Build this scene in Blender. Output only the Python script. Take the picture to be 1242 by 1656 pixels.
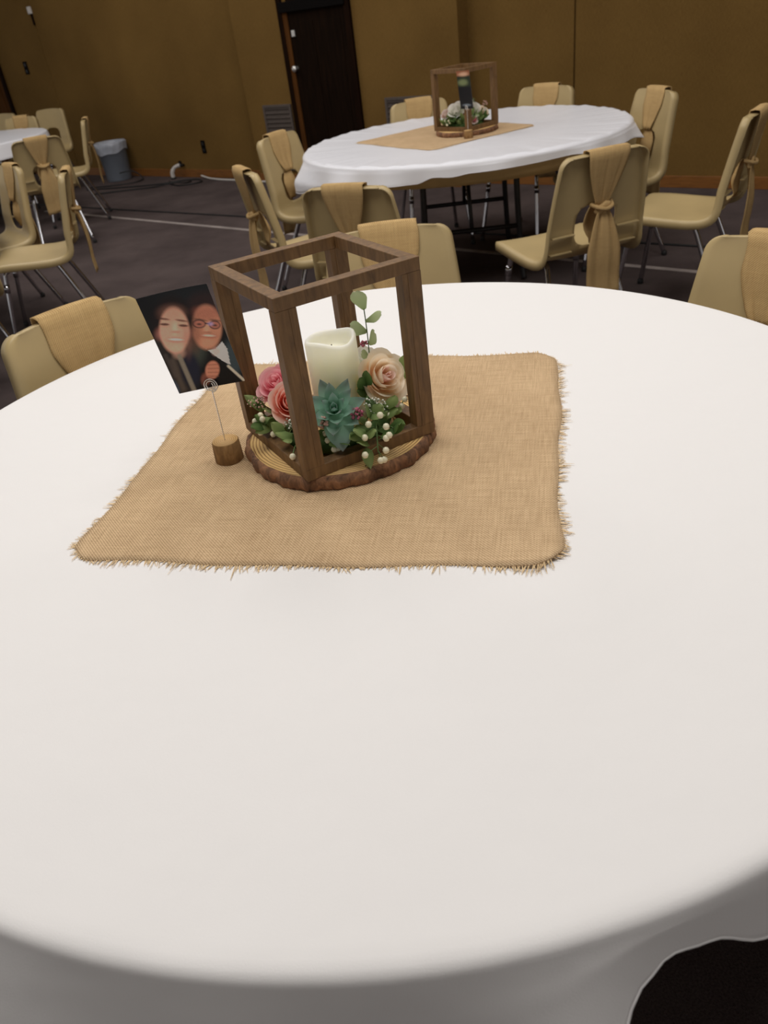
import bpy, bmesh, math, random
from math import sin, cos, pi, radians, sqrt, hypot
from mathutils import Vector, Matrix, Quaternion
random.seed(7)
for o in list(bpy.data.objects): bpy.data.objects.remove(o)
SC = bpy.context.scene
COL = SC.collection

# ------------------------------------------------------------------ camera
cd = bpy.data.cameras.new('camera'); cam = bpy.data.objects.new('camera', cd); COL.objects.link(cam)
PITCH, ROLL = 0.5768, -0.1382
fwd = Vector((0, cos(PITCH), -sin(PITCH))); rt = Vector((1, 0, 0)); up = rt.cross(fwd)
rr = rt*cos(ROLL)+up*sin(ROLL); uu = -rt*sin(ROLL)+up*cos(ROLL)
M = Matrix((rr, uu, -fwd)).transposed().to_4x4(); M.translation = (0, 0, 1.399)
cam.matrix_world = M
cd.sensor_fit = 'VERTICAL'; cd.sensor_height = 36; cd.lens = 36*1249.9/1656
cd.clip_start = .02; cd.clip_end = 60
cd.dof.use_dof = True; cd.dof.focus_distance = 1.30; cd.dof.aperture_fstop = 7.0
SC.camera = cam

# ------------------------------------------------------------------ light
SC.view_settings.view_transform = 'Standard'; SC.view_settings.look = 'None'
SC.view_settings.gamma = 1; SC.view_settings.use_curve_mapping = False
SC.view_settings.exposure = 0.30
wd = bpy.data.worlds.new('world'); SC.world = wd; wd.use_nodes = True
bg = wd.node_tree.nodes['Background']; bg.inputs[0].default_value = (1.0, .96, .93, 1); bg.inputs[1].default_value = .44
def lamp(x, y, z, e, size=1.8, col=(1, .965, .925)):
    l = bpy.data.lights.new('ceiling_lamp_offscreen', 'AREA'); l.shape = 'DISK'; l.size = size; l.energy = e; l.color = col
    o = bpy.data.objects.new('ceiling_lamp_offscreen', l); o.location = (x, y, z); COL.objects.link(o)
for x, y, e in ((-.9, 1.3, 45), (1.3, 1.2, 36), (.3, 4.1, 27), (2.6, 4.2, 17), (-2.2, 5.2, 40), (-3.2, 8.2, 30), (-.3, 7.2, 16)):
    lamp(x, y, 3.9, e)

# ------------------------------------------------------------------ materials
def srgb(r, g, b):
    f = lambda c: (c/255/12.92) if c <= 10.31 else ((c/255+.055)/1.055)**2.4
    return (f(r), f(g), f(b), 1)
class NT:
    def __init__(s, name):
        s.m = bpy.data.materials.new(name); s.m.use_nodes = True; s.t = s.m.node_tree
        s.b = s.t.nodes['Principled BSDF']
    def n(s, ty, **k):
        x = s.t.nodes.new(ty)
        for a, v in k.items():
            if a[0] == '_': x.inputs[a[1:].replace('_', ' ')].default_value = v
            else: setattr(x, a, v)
        return x
    def l(s, a, b): s.t.links.new(a, b)
    def obj(s): return s.n('ShaderNodeTexCoord').outputs['Object']
    def ramp(s, fac, stops):
        r = s.n('ShaderNodeValToRGB'); e = r.color_ramp.elements
        while len(e) < len(stops): e.new(.5)
        for i, (p, c) in enumerate(stops): e[i].position = p; e[i].color = c
        s.l(fac, r.inputs[0]); return r.outputs[0]
    def bump(s, h, st, dist=.002):
        b = s.n('ShaderNodeBump', _Strength=st, _Distance=dist); s.l(h, b.inputs['Height']); s.l(b.outputs[0], s.b.inputs['Normal'])
    def mul(s, a, b):
        m = s.n('ShaderNodeMath', operation='MULTIPLY'); s.l(a, m.inputs[0])
        if isinstance(b, (int, float)): m.inputs[1].default_value = b
        else: s.l(b, m.inputs[1])
        return m.outputs[0]
    def add(s, a, b):
        m = s.n('ShaderNodeMath', operation='ADD'); s.l(a, m.inputs[0])
        if isinstance(b, (int, float)): m.inputs[1].default_value = b
        else: s.l(b, m.inputs[1])
        return m.outputs[0]
def plain(name, col, rough=.6, metal=0, noise=.0, nscale=30, spec=.5, sss=0):
    k = NT(name); k.b.inputs['Roughness'].default_value = rough; k.b.inputs['Metallic'].default_value = metal
    k.b.inputs['Specular IOR Level'].default_value = spec
    c = srgb(*col)
    if noise:
        t = k.n('ShaderNodeTexNoise', _Scale=nscale, _Detail=4.0); k.l(k.obj(), t.inputs['Vector'])
        lo = tuple(max(0, v*(1-noise)) for v in c[:3])+(1,); hi = tuple(min(1, v*(1+noise)) for v in c[:3])+(1,)
        k.l(k.ramp(t.outputs[0], [(.3, lo), (.7, hi)]), k.b.inputs['Base Color'])
    else: k.b.inputs['Base Color'].default_value = c
    if sss: k.b.inputs['Subsurface Weight'].default_value = sss; k.b.inputs['Subsurface Radius'].default_value = (.06, .055, .04); k.b.inputs['Subsurface Scale'].default_value = .8
    return k.m
def weave(name, c0, c1, period=.0026, bumpst=.6, vary=.5, ay=1):
    """woven cloth: two sets of threads with colour variation along the threads"""
    k = NT(name); co = k.obj()
    sep = k.n('ShaderNodeSeparateXYZ'); k.l(co, sep.inputs[0])
    w = 2*pi/period
    nz = k.n('ShaderNodeTexNoise', _Scale=60.0, _Detail=3.0); k.l(co, nz.inputs['Vector'])
    jit = k.mul(nz.outputs[0], 2.5)
    def sn(ax, off=None):
        v = k.mul(sep.outputs[ax], w); v = k.add(v, jit)
        m = k.n('ShaderNodeMath', operation='SINE'); k.l(v, m.inputs[0]); return m.outputs[0]
    a = sn(0); b_ = sn(ay); p = k.mul(a, b_)
    # twill diagonal
    dv = k.add(sep.outputs[0], k.mul(sep.outputs[ay], 1.0)); dv = k.add(k.mul(dv, w*.5), jit)
    dm = k.n('ShaderNodeMath', operation='SINE'); k.l(dv, dm.inputs[0])
    h = k.add(k.mul(p, .30), k.mul(dm.outputs[0], .42))
    # slubs: stretched noise in both thread directions
    tot = h
    for sx, sy in ((18, 420), (420, 18)):
        mp = k.n('ShaderNodeMapping'); mp.inputs['Scale'].default_value = ((sx, sy, 20) if ay == 1 else (sx, 20, sy)); k.l(co, mp.inputs[0])
        n2 = k.n('ShaderNodeTexNoise', _Scale=1.0, _Detail=2.0); k.l(mp.outputs[0], n2.inputs['Vector'])
        tot = k.add(tot, k.mul(k.add(n2.outputs[0], -.5), 1.6*vary))
    big = k.n('ShaderNodeTexNoise', _Scale=7.0, _Detail=3.0); k.l(co, big.inputs['Vector'])
    tot = k.add(tot, k.mul(k.add(big.outputs[0], -.5), .7))
    f = k.add(k.mul(tot, .5), .5)
    k.l(k.ramp(f, [(.0, c0), (1., c1)]), k.b.inputs['Base Color'])
    k.b.inputs['Roughness'].default_value = .9; k.b.inputs['Specular IOR Level'].default_value = .15
    k.bump(h, bumpst, .0008)
    return k.m
MT = {}
MT['burlap'] = weave('burlap', srgb(142, 112, 78), srgb(240, 209, 168), vary=.62)
MT['sash'] = weave('burlap_sash', srgb(152, 120, 76), srgb(220, 188, 134), period=.003, bumpst=.4, ay=2)
MT['fringe'] = plain('burlap_fringe', (214, 186, 144), .9, noise=.3, nscale=200, spec=.1)
def cloth(name, col, rough, sheen, bumpst):
    k = NT(name); k.b.inputs['Base Color'].default_value = srgb(*col); k.b.inputs['Roughness'].default_value = rough
    k.b.inputs['Specular IOR Level'].default_value = .3 if rough < .5 else .1
    k.b.inputs['Sheen Weight'].default_value = sheen
    t = k.n('ShaderNodeTexNoise', _Scale=5.0, _Detail=3.0, _Roughness=.5); k.l(k.obj(), t.inputs['Vector'])
    t2 = k.n('ShaderNodeTexNoise', _Scale=900.0, _Detail=1.0); k.l(k.obj(), t2.inputs['Vector'])
    h = k.add(k.mul(t.outputs[0], 4.0), k.mul(t2.outputs[0], .15)); k.bump(h, bumpst, .004)
    return k.m
MT['cloth'] = cloth('matte_white_cloth', (238, 236, 235), .85, .0, .35)
MT['satin'] = cloth('satin_white_cloth', (238, 239, 246), .33, .1, .4)
MT['plastic'] = plain('tan_chair_plastic', (186, 164, 118), .42, noise=.06, nscale=6)
MT['chrome'] = plain('chrome_tube', (200, 200, 205), .12, 1)
MT['black_rubber'] = plain('black_rubber', (22, 21, 21), .6)
MT['black_metal'] = plain('black_painted_metal', (26, 24, 24), .4)
MT['table_plastic'] = plain('tan_table_plastic', (168, 142, 100), .5, noise=.08, nscale=8)
MT['lantern'] = None
def wood(name, c0, c1, c2, sc=(6, 6, .6), rough=.55, bumpst=.15):
    k = NT(name); mp = k.n('ShaderNodeMapping'); mp.inputs['Scale'].default_value = sc; k.l(k.obj(), mp.inputs[0])
    t = k.n('ShaderNodeTexNoise', _Scale=12.0, _Detail=6.0, _Roughness=.6, _Distortion=.6); k.l(mp.outputs[0], t.inputs['Vector'])
    k.l(k.ramp(t.outputs[0], [(.25, srgb(*c0)), (.5, srgb(*c1)), (.8, srgb(*c2))]), k.b.inputs['Base Color'])
    k.b.inputs['Roughness'].default_value = rough; k.b.inputs['Specular IOR Level'].default_value = .5 if rough < .7 else .05; k.bump(t.outputs[0], bumpst, .001); return k.m
MT['lantern'] = wood('stained_brown_wood', (80, 57, 31), (110, 80, 46), (136, 102, 61), (8, 8, 1.2))
MT['door'] = wood('dark_stained_door', (17, 9, 4), (25, 15, 8), (36, 21, 11), (3, 3, .3), .8)
MT['door_frame'] = wood('dark_door_frame', (18, 9, 4), (28, 15, 7), (38, 20, 10), (3, 3, .3), .8)
MT['jamb'] = wood('orange_brown_jamb', (66, 40, 18), (84, 52, 24), (100, 62, 28), (3, 3, .3), .8)
MT['base'] = wood('brown_baseboard', (104, 64, 22), (128, 80, 30), (142, 92, 38), (.6, .6, 6), .5)
MT['bark'] = None
def bark(name, cs):
    k = NT(name); mp = k.n('ShaderNodeMapping'); mp.inputs['Scale'].default_value = (60, 60, 25); k.l(k.obj(), mp.inputs[0])
    t = k.n('ShaderNodeTexNoise', _Scale=1.0, _Detail=6.0, _Roughness=.65, _Distortion=.8); k.l(mp.outputs[0], t.inputs['Vector'])
    k.l(k.ramp(t.outputs[0], [(p, srgb(*c)) for p, c in zip((.3, .5, .62, .8), cs)]), k.b.inputs['Base Color'])
    k.b.inputs['Roughness'].default_value = .9; k.bump(t.outputs[0], .7, .004); return k.m
MT['bark'] = bark('rough_bark', ((66, 46, 34), (124, 88, 62), (152, 108, 74), (152, 134, 116)))
MT['logbark'] = bark('smooth_log_bark', ((112, 84, 50), (140, 106, 64), (158, 122, 76), (172, 138, 92)))
def rings(name, c0, c1, sc, cx=0, cy=0):
    k = NT(name); mp = k.n('ShaderNodeMapping'); mp.inputs['Location'].default_value = (cx, cy, 0); k.l(k.obj(), mp.inputs[0])
    w = k.n('ShaderNodeTexWave', wave_type='RINGS', rings_direction='Z', _Scale=sc, _Distortion=1.2, _Detail=3.0); w.inputs['Detail Scale'].default_value = 1.5
    k.l(mp.outputs[0], w.inputs['Vector'])
    nz = k.n('ShaderNodeTexNoise', _Scale=14.0, _Detail=4.0); k.l(k.obj(), nz.inputs['Vector'])
    f = k.add(k.mul(w.outputs['Fac'], .6), k.mul(nz.outputs[0], .5))
    k.l(k.ramp(f, [(.2, c1), (.55, c1), (.9, c0)]), k.b.inputs['Base Color'])
    k.b.inputs['Roughness'].default_value = .6; k.bump(w.outputs['Fac'], .15, .0006); return k.m
MT['slab'] = rings('cut_wood_rings', srgb(150, 104, 54), srgb(236, 196, 128), 55)
MT['log'] = rings('small_log_end', srgb(168, 126, 74), srgb(205, 166, 108), 90)
def carpet():
    k = NT('brown_grey_carpet')
    t = k.n('ShaderNodeTexNoise', _Scale=2.0, _Detail=5.0, _Roughness=.6); k.l(k.obj(), t.inputs['Vector'])
    t2 = k.n('ShaderNodeTexNoise', _Scale=260.0, _Detail=3.0, _Roughness=.8); k.l(k.obj(), t2.inputs['Vector'])
    f = k.add(k.mul(t.outputs[0], .4), k.mul(t2.outputs[0], .6))
    k.l(k.ramp(f, [(.35, srgb(62, 54, 54)), (.65, srgb(104, 92, 90))]), k.b.inputs['Base Color'])
    k.b.inputs['Roughness'].default_value = 1; k.b.inputs['Specular IOR Level'].default_value = .05
    k.bump(t2.outputs[0], .8, .004); return k.m
MT['carpet'] = carpet()
def wallmat(name, c0, c1):
    k = NT(name); tot = None
    for s in ((60, 60, 500), (500, 500, 30)):
        mp = k.n('ShaderNodeMapping'); mp.inputs['Scale'].default_value = s; k.l(k.obj(), mp.inputs[0])
        t = k.n('ShaderNodeTexNoise', _Scale=1.0, _Detail=3.0); k.l(mp.outputs[0], t.inputs['Vector'])
        tot = t.outputs[0] if tot is None else k.add(tot, t.outputs[0])
    t = k.n('ShaderNodeTexNoise', _Scale=1.3, _Detail=4.0); k.l(k.obj(), t.inputs['Vector'])
    f = k.add(k.mul(tot, .35), k.mul(t.outputs[0], .3))
    k.l(k.ramp(f, [(.3, srgb(*c0)), (.7, srgb(*c1))]), k.b.inputs['Base Color'])
    k.b.inputs['Roughness'].default_value = .95; k.b.inputs['Specular IOR Level'].default_value = .1
    k.bump(tot, .5, .002); return k.m
MT['wall'] = wallmat('olive_brown_wall_fabric', (88, 65, 32), (138, 107, 58))
MT['ceiling'] = plain('ceiling_tan', (120, 105, 85), .9)
MT['grey_panel'] = plain('grey_grille', (86, 76, 70), .7, noise=.1, nscale=40)
MT['black'] = plain('black_plate', (14, 11, 10), .85, spec=.08)
MT['white'] = plain('white_plastic', (205, 200, 195), .4)
MT['tape'] = plain('pale_floor_tape', (150, 140, 136), .8, noise=.25, nscale=8)
MT['can'] = plain('grey_blue_can', (120, 127, 138), .45, noise=.05, nscale=10)
MT['liner'] = plain('translucent_liner', (176, 181, 192), .35, noise=.15, nscale=14)
MT['wax'] = plain('cream_wax', (246, 242, 216), .45, sss=.8)
MT['wick'] = plain('dark_wick', (60, 50, 40), .8)
MT['steel'] = plain('silver_wire', (232, 230, 226), .42, 1)
def petalmat(name, base, tip, edge=None):
    k = NT(name); g = k.n('ShaderNodeTexCoord').outputs['UV']; sp = k.n('ShaderNodeSeparateXYZ'); k.l(g, sp.inputs[0])
    st = [(0, srgb(*base)), (.55, srgb(*tip))]
    if edge: st.append((1, srgb(*edge)))
    col = k.ramp(sp.outputs[1], st); k.l(col, k.b.inputs['Base Color']); k.b.inputs['Roughness'].default_value = .6
    k.b.inputs['Specular IOR Level'].default_value = .2
    tr = k.n('ShaderNodeBsdfTranslucent'); k.l(col, tr.inputs['Color']); mx = k.n('ShaderNodeMixShader', _Fac=.42)
    k.l(k.b.outputs[0], mx.inputs[1]); k.l(tr.outputs[0], mx.inputs[2]); k.l(mx.outputs[0], k.t.nodes['Material Output'].inputs['Surface'])
    return k.m
MT['pink'] = petalmat('hot_pink_petal', (240, 110, 140), (246, 150, 168), (252, 200, 202))
MT['coral'] = petalmat('coral_petal', (240, 128, 108), (248, 168, 146), (253, 222, 208))
MT['cream'] = petalmat('cream_blush_petal', (255, 216, 188), (255, 236, 208), (255, 245, 226))
MT['blush'] = petalmat('blush_petal', (252, 186, 174), (254, 212, 200), (255, 234, 224))
MT['whitep'] = petalmat('white_petal', (214, 220, 196), (238, 238, 226), (245, 242, 236))
MT['paleblush'] = petalmat('pale_blush_petal', (226, 190, 180), (238, 214, 204), (245, 232, 224))
MT['succ'] = petalmat('blue_green_succulent', (150, 200, 166), (154, 196, 174), (146, 158, 156))
MT['leaf'] = petalmat('green_leaf', (116, 140, 84), (142, 164, 104), (158, 176, 120))
MT['leafdark'] = petalmat('dark_green_leaf', (66, 94, 48), (88, 116, 64), (106, 130, 78))
MT['euc'] = petalmat('pale_eucalyptus', (158, 178, 128), (180, 198, 150), (192, 206, 166))
MT['stem'] = plain('green_stem', (84, 108, 58), .6)
MT['berry'] = plain('cream_berry', (236, 230, 200), .3, spec=.6)
MT['mauve'] = plain('mauve_buds', (178, 96, 116), .6, noise=.2, nscale=200)
MT['dustpink'] = plain('dusty_pink_buds', (206, 164, 150), .6, noise=.2, nscale=200)
MT['babys'] = plain('white_filler_buds', (232, 234, 220), .6)

# ------------------------------------------------------------------ mesh helpers
def mesh(name, V, Fc, mat, parent=None, smooth=True, uv=None, loc=None):
    me = bpy.data.meshes.new(name); me.from_pydata([tuple(v) for v in V], [], Fc); me.update()
    if smooth: me.polygons.foreach_set('use_smooth', [True]*len(me.polygons))
    if uv:
        ul = me.uv_layers.new(name='UVMap')
        for l in me.loops: ul.data[l.index].uv = uv[l.vertex_index]
    if isinstance(mat, str): mat = MT[mat]
    me.materials.append(mat)
    return link(name, me, parent, loc)
def link(name, me, parent=None, loc=None, mtx=None):
    o = bpy.data.objects.new(name, me); COL.objects.link(o); o.parent = parent
    if loc is not None: o.location = loc
    if mtx is not None: o.matrix_local = mtx
    return o
def thing(name, label, cat, loc=(0, 0, 0), rz=0, group=None):
    o = bpy.data.objects.new(name, None); COL.objects.link(o); o.location = loc; o.rotation_euler = (0, 0, rz)
    o.empty_display_size = .05
    return tag(o, label, cat, group)
def tag(o, label=None, cat=None, group=None, kind=None):
    if label: o['label'] = label
    if cat: o['category'] = cat
    if group: o['group'] = group
    if kind: o['kind'] = kind
    return o
def box(cx, cy, cz, sx, sy, sz, V, Fc, R=None):
    b = len(V)
    for dx, dy, dz in ((-1, -1, -1), (1, -1, -1), (1, 1, -1), (-1, 1, -1), (-1, -1, 1), (1, -1, 1), (1, 1, 1), (-1, 1, 1)):
        p = Vector((dx*sx/2, dy*sy/2, dz*sz/2))
        if R: p = R @ p
        V.append((cx+p.x, cy+p.y, cz+p.z))
    for f in ((0, 3, 2, 1), (4, 5, 6, 7), (0, 1, 5, 4), (1, 2, 6, 5), (2, 3, 7, 6), (3, 0, 4, 7)): Fc.append([b+i for i in f])
def boxobj(name, c, s, mat, parent=None, rz=0, bev=.0, loc=None):
    V, Fc = [], []; box(*c, *s, V, Fc, Matrix.Rotation(rz, 3, 'Z'))
    o = mesh(name, V, Fc, mat, parent, smooth=False, loc=loc)
    if bev:
        bm = bmesh.new(); bm.from_mesh(o.data); bmesh.ops.bevel(bm, geom=bm.edges[:], offset=bev, segments=2, affect='EDGES', profile=.5)
        bm.to_mesh(o.data); bm.free()
    return o
def tubeVF(pts, r, n=8, V=None, Fc=None, closed=False):
    if V is None: V, Fc = [], []
    pts = [Vector(p) for p in pts]; b = len(V); N = len(pts); ref = None
    for i, p in enumerate(pts):
        t = (pts[min(i+1, N-1)]-pts[max(i-1, 0)]).normalized()
        if ref is None: ref = Vector((0, 0, 1)) if abs(t.z) < .9 else Vector((1, 0, 0))
        a = t.cross(ref).normalized(); ref = a.cross(t).normalized()
        rad = r[i] if isinstance(r, (list, tuple)) else r
        for k in range(n):
            q = p+(a*cos(2*pi*k/n)+ref*sin(2*pi*k/n))*rad; V.append(tuple(q))
    for i in range(N-1):
        for k in range(n):
            Fc.append([b+i*n+k, b+i*n+(k+1) % n, b+(i+1)*n+(k+1) % n, b+(i+1)*n+k])
    Fc.append([b+k for k in range(n)][::-1]); Fc.append([b+(N-1)*n+k for k in range(n)])
    return V, Fc
def tube(name, pts, r, mat, parent=None, n=8, loc=None):
    V, Fc = tubeVF(pts, r, n); return mesh(name, V, Fc, mat, parent, loc=loc)
def smoothpath(P, k=6):
    P = [Vector(p) for p in P]; out = []
    for i in range(len(P)-1):
        p0, p1, p2, p3 = P[max(i-1, 0)], P[i], P[i+1], P[min(i+2, len(P)-1)]
        for j in range(k):
            t = j/k
            out.append(.5*((2*p1)+(p2-p0)*t+(2*p0-5*p1+4*p2-p3)*t*t+(3*p1-p0-3*p2+p3)*t**3))
    out.append(P[-1]); return out
def lathe(name, prof, mat, parent=None, n=32, loc=None, fn=None, cap=True):
    V, Fc = [], []
    for i, (r, z) in enumerate(prof):
        for k in range(n):
            a = 2*pi*k/n; p = (r*cos(a), r*sin(a), z)
            V.append(fn(p, i, a) if fn else p)
    for i in range(len(prof)-1):
        for k in range(n): Fc.append([i*n+k, i*n+(k+1) % n, (i+1)*n+(k+1) % n, (i+1)*n+k])
    if cap and prof[0][0] > 1e-6: Fc.append([k for k in range(n)][::-1])
    if cap and prof[-1][0] > 1e-6: Fc.append([(len(prof)-1)*n+k for k in range(n)])
    return mesh(name, V, Fc, mat, parent, loc=loc)
def solidify(o, t, off=0):
    m = o.modifiers.new('s', 'SOLIDIFY'); m.thickness = t; m.offset = off
def dup(root, label=None, group=None, loc=None, rz=None):
    def cp(o, par):
        c = o.copy(); COL.objects.link(c); c.parent = par
        for ch in list(o.children): cp(ch, c)
        return c
    r = cp(root, root.parent)
    if label: r['label'] = label
    if group: r['group'] = group
    if loc is not None: r.location = loc
    if rz is not None: r.rotation_euler = (0, 0, rz)
    return r

# ------------------------------------------------------------------ room shell
UX, UY = .749, -.6626          # direction along the long wall
NX, NY = .6626, .749           # direction into the wall
WALL_D = 6.19; PIER_D = 6.04
WROT = math.atan2(UY, UX)
def wp(s, d, z): return (UX*s+NX*d, UY*s+NY*d, z)
V, Fc = [], []
box(-1, 5, -.05, 26, 26, .1, V, Fc)
tag(mesh('floor', V, Fc, 'carpet', smooth=False), kind='structure')
V, Fc = [], []
box(-1, 5, 4.25, 26, 26, .1, V, Fc)
tag(mesh('ceiling', V, Fc, 'ceiling', smooth=False), kind='structure')
CH = 4.2
wall = mesh('wall_back', *(lambda V, Fc: (box(0, .06, CH/2, 24, .08, CH, V, Fc), (V, Fc))[1])([], []), 'wall', smooth=False)
wall.location = wp(-4, WALL_D, 0); wall.rotation_euler = (0, 0, WROT); tag(wall, kind='structure')
def wbox(name, s0, s1, z0, z1, d0, d1, mat, parent=None, bev=0):
    """box on the long wall, s along it, d0..d1 depth; in wall_back's frame when parented to it"""
    V, Fc = [], []; box((s0+s1)/2+4, (d0+d1)/2-WALL_D, (z0+z1)/2, s1-s0, d1-d0, z1-z0, V, Fc)
    o = mesh(name, V, Fc, mat, parent, smooth=False)
    if parent is None: o.location = wp(-4, WALL_D, 0); o.rotation_euler = (0, 0, WROT)
    if bev:
        bm = bmesh.new(); bm.from_mesh(o.data); bmesh.ops.bevel(bm, geom=bm.edges[:], offset=bev, segments=2, affect='EDGES', profile=.5)
        bm.to_mesh(o.data); bm.free()
    return o
seams = [-16, -13.2, -9.93, -6.45, -3.9, -2.96, .3, 3.6, 8]
for a, b in zip(seams[:-1], seams[1:]):
    wbox('panel', a+.006, b-.006, .0, CH, WALL_D, WALL_D+.03, 'wall', wall, bev=.004)
pier = wbox('wall_pier', -6.40, -3.878, 0, CH, PIER_D, WALL_D+.02, 'wall'); tag(pier, kind='structure')
for i, (a, b, d) in enumerate(((-11.0, -6.41, WALL_D), (-3.87, 8, WALL_D), (-6.40, -5.78, PIER_D), (-4.90, -3.878, PIER_D))):
    o = wbox('baseboard_back', a, b, 0, .083, d-.014, d+.002, 'base', bev=.003); tag(o, kind='structure')
# door in the pier
door = wbox('door_1', -5.66, -4.99, .01, 2.05, PIER_D-.012, PIER_D+.01, 'door'); tag(door, kind='structure')
for a, b, z0, z1 in ((-5.60, -5.37, .15, 1.36), (-5.28, -5.05, .15, 1.36)):
    wbox('door_panel', a, b, z0, z1, PIER_D-.016, PIER_D-.011, 'door', door, bev=.003)
wbox('door_rail', -5.73, -4.97, 1.44, 1.52, PIER_D-.045, PIER_D-.012, 'black', door, bev=.004)
wbox('door_frame', -5.765, -5.715, 0, 2.1, PIER_D-.03, PIER_D+.01, 'door_frame', door)
wbox('door_jamb', -5.715, -5.66, 0, 1.44, PIER_D-.022, PIER_D+.01, 'jamb', door)
wbox('door_frame', -4.99, -4.93, 0, 2.1, PIER_D-.03, PIER_D+.01, 'door_frame', door)
wbox('door_frame', -5.765, -4.93, 2.05, 2.1, PIER_D-.03, PIER_D+.01, 'door_frame', door)
k = lathe('door_knob', [(.0, 0), (.02, 0), (.012, .012), (.012, .025), (.026, .035), (.028, .048), (.018, .058), (0, .06)], 'steel', door, n=16)
k.location = (-5.635+4, PIER_D-WALL_D-.012, 1.0); k.rotation_euler = (pi/2, 0, 0)
k = wbox('door_closer', -5.63, -5.59, 1.25, 1.30, PIER_D-.03, PIER_D-.012, 'steel', door, bev=.003)
# wooden door further along
door2 = wbox('door_2', -12.0, -11.06, 0, 2.05, WALL_D-.02, WALL_D+.02, 'jamb'); tag(door2, kind='structure')
wbox('door_frame', -11.06, -11.0, 0, 2.1, WALL_D-.03, WALL_D+.02, 'door_frame', door2)
wbox('door_frame', -12.06, -12.0, 0, 2.1, WALL_D-.03, WALL_D+.02, 'door_frame', door2)
wbox('door_panel', -11.9, -11.16, .2, 1.9, WALL_D-.026, WALL_D-.019, 'jamb', door2, bev=.004)
# grilles
def grille(s0, s1, z0, z1, label):
    g = thing('wall_grille', label, 'grille', wp((s0+s1)/2, PIER_D, z0), WROT)
    w = s1-s0; h = z1-z0
    boxobj('back_plate', (0, -.006, h/2), (w, .012, h), 'grey_panel', g, bev=.002)
    for sx in (-1, 1): boxobj('frame', (sx*(w/2-.012), -.014, h/2), (.024, .012, h), 'grey_panel', g, bev=.002)
    for zz in (.012, h-.012): boxobj('frame', (0, -.014, zz), (w-.048, .012, .024), 'grey_panel', g, bev=.002)
    n = 14
    proto = None
    for i in range(n):
        zz = .04+(h-.08)*i/(n-1)
        if proto is None: proto = boxobj('slat', (0, 0, 0), (w-.05, .008, .016), 'grey_panel', g)
        c = proto if i == 0 else link('slat', proto.data, g)
        c.location = (0, -.014, zz); c.rotation_euler = (.5, 0, 0)
grille(-6.176, -5.80, .12, .712, 'grey wall grille between the dark door and the wall corner')
grille(-4.66, -4.14, .12, .722, 'grey wall grille behind the far lantern on the khaki wall')
def plate(s, z, w, h, d, label, name='outlet_plate', cat='outlet'):
    t = thing(name, label, cat, wp(s, d, z), WROT)
    boxobj('cover', (0, -.004, 0), (w, .008, h), 'black', t, bev=.002)
    for zz in (-.25, .25): boxobj('socket', (0, -.009, zz*h), (w*.45, .004, h*.24), 'black_rubber', t, bev=.001)
plate(-10.41, 1.253, .085, .14, WALL_D, 'black switch plate on the wall beside the wooden door', 'switch_plate', 'switch')
plate(-7.375, .318, .065, .13, WALL_D, 'black outlet plate low on the brown fabric wall')
plate(-7.844, .141, .05, .06, WALL_D, 'small black outlet just above the baseboard behind white plug')
t = thing('wall_sensor', 'small white sensor on the wall seam', 'sensor', wp(-9.925, WALL_D, 1.825), WROT)
boxobj('body', (0, -.015, 0), (.06, .03, .075), 'white', t, bev=.006); boxobj('bracket', (.01, -.012, -.09), (.02, .02, .12), 'door_frame', t, bev=.003)

# floor tape and seam
def floorline(name, a, b, w, z, mat, label, cat):
    a, b = Vector((*a, 0)), Vector((*b, 0)); d = b-a; t = d.normalized(); nrm = Vector((-t.y, t.x, 0))*w/2; N = 40
    V, Fc = [], []
    for i in range(N+1):
        p = a+d*i/N
        for q in (p-nrm, p+nrm): V += [(q.x, q.y, .0005), (q.x, q.y, z)]
    for i in range(N):
        b0 = i*4; b1 = b0+4
        Fc += [[b0+1, b1+1, b1+3, b0+3], [b0, b1, b1+1, b0+1], [b0+3, b1+3, b1+2, b0+2]]
    Fc += [[0, 1, 3, 2], [N*4, N*4+2, N*4+3, N*4+1]]
    return tag(mesh(name, V, Fc, mat, smooth=False), label, cat)
floorline('floor_tape', (-3.1, 8.82), (3.2, 2.80), .045, .002, 'tape', 'pale tape strip running across the dark carpet', 'tape')
tag(tube('floor_cable', smoothpath([(-4.2, 10.06, .006), (-2.46, 8.51, .006), (-.82, 7.09, .006), (.5, 5.86, .006), (1.91, 4.63, .006), (3.2, 3.5, .006)], 10), .007, 'black_rubber'),
    'long straight black cable lying across the carpet', 'cable')

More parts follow.
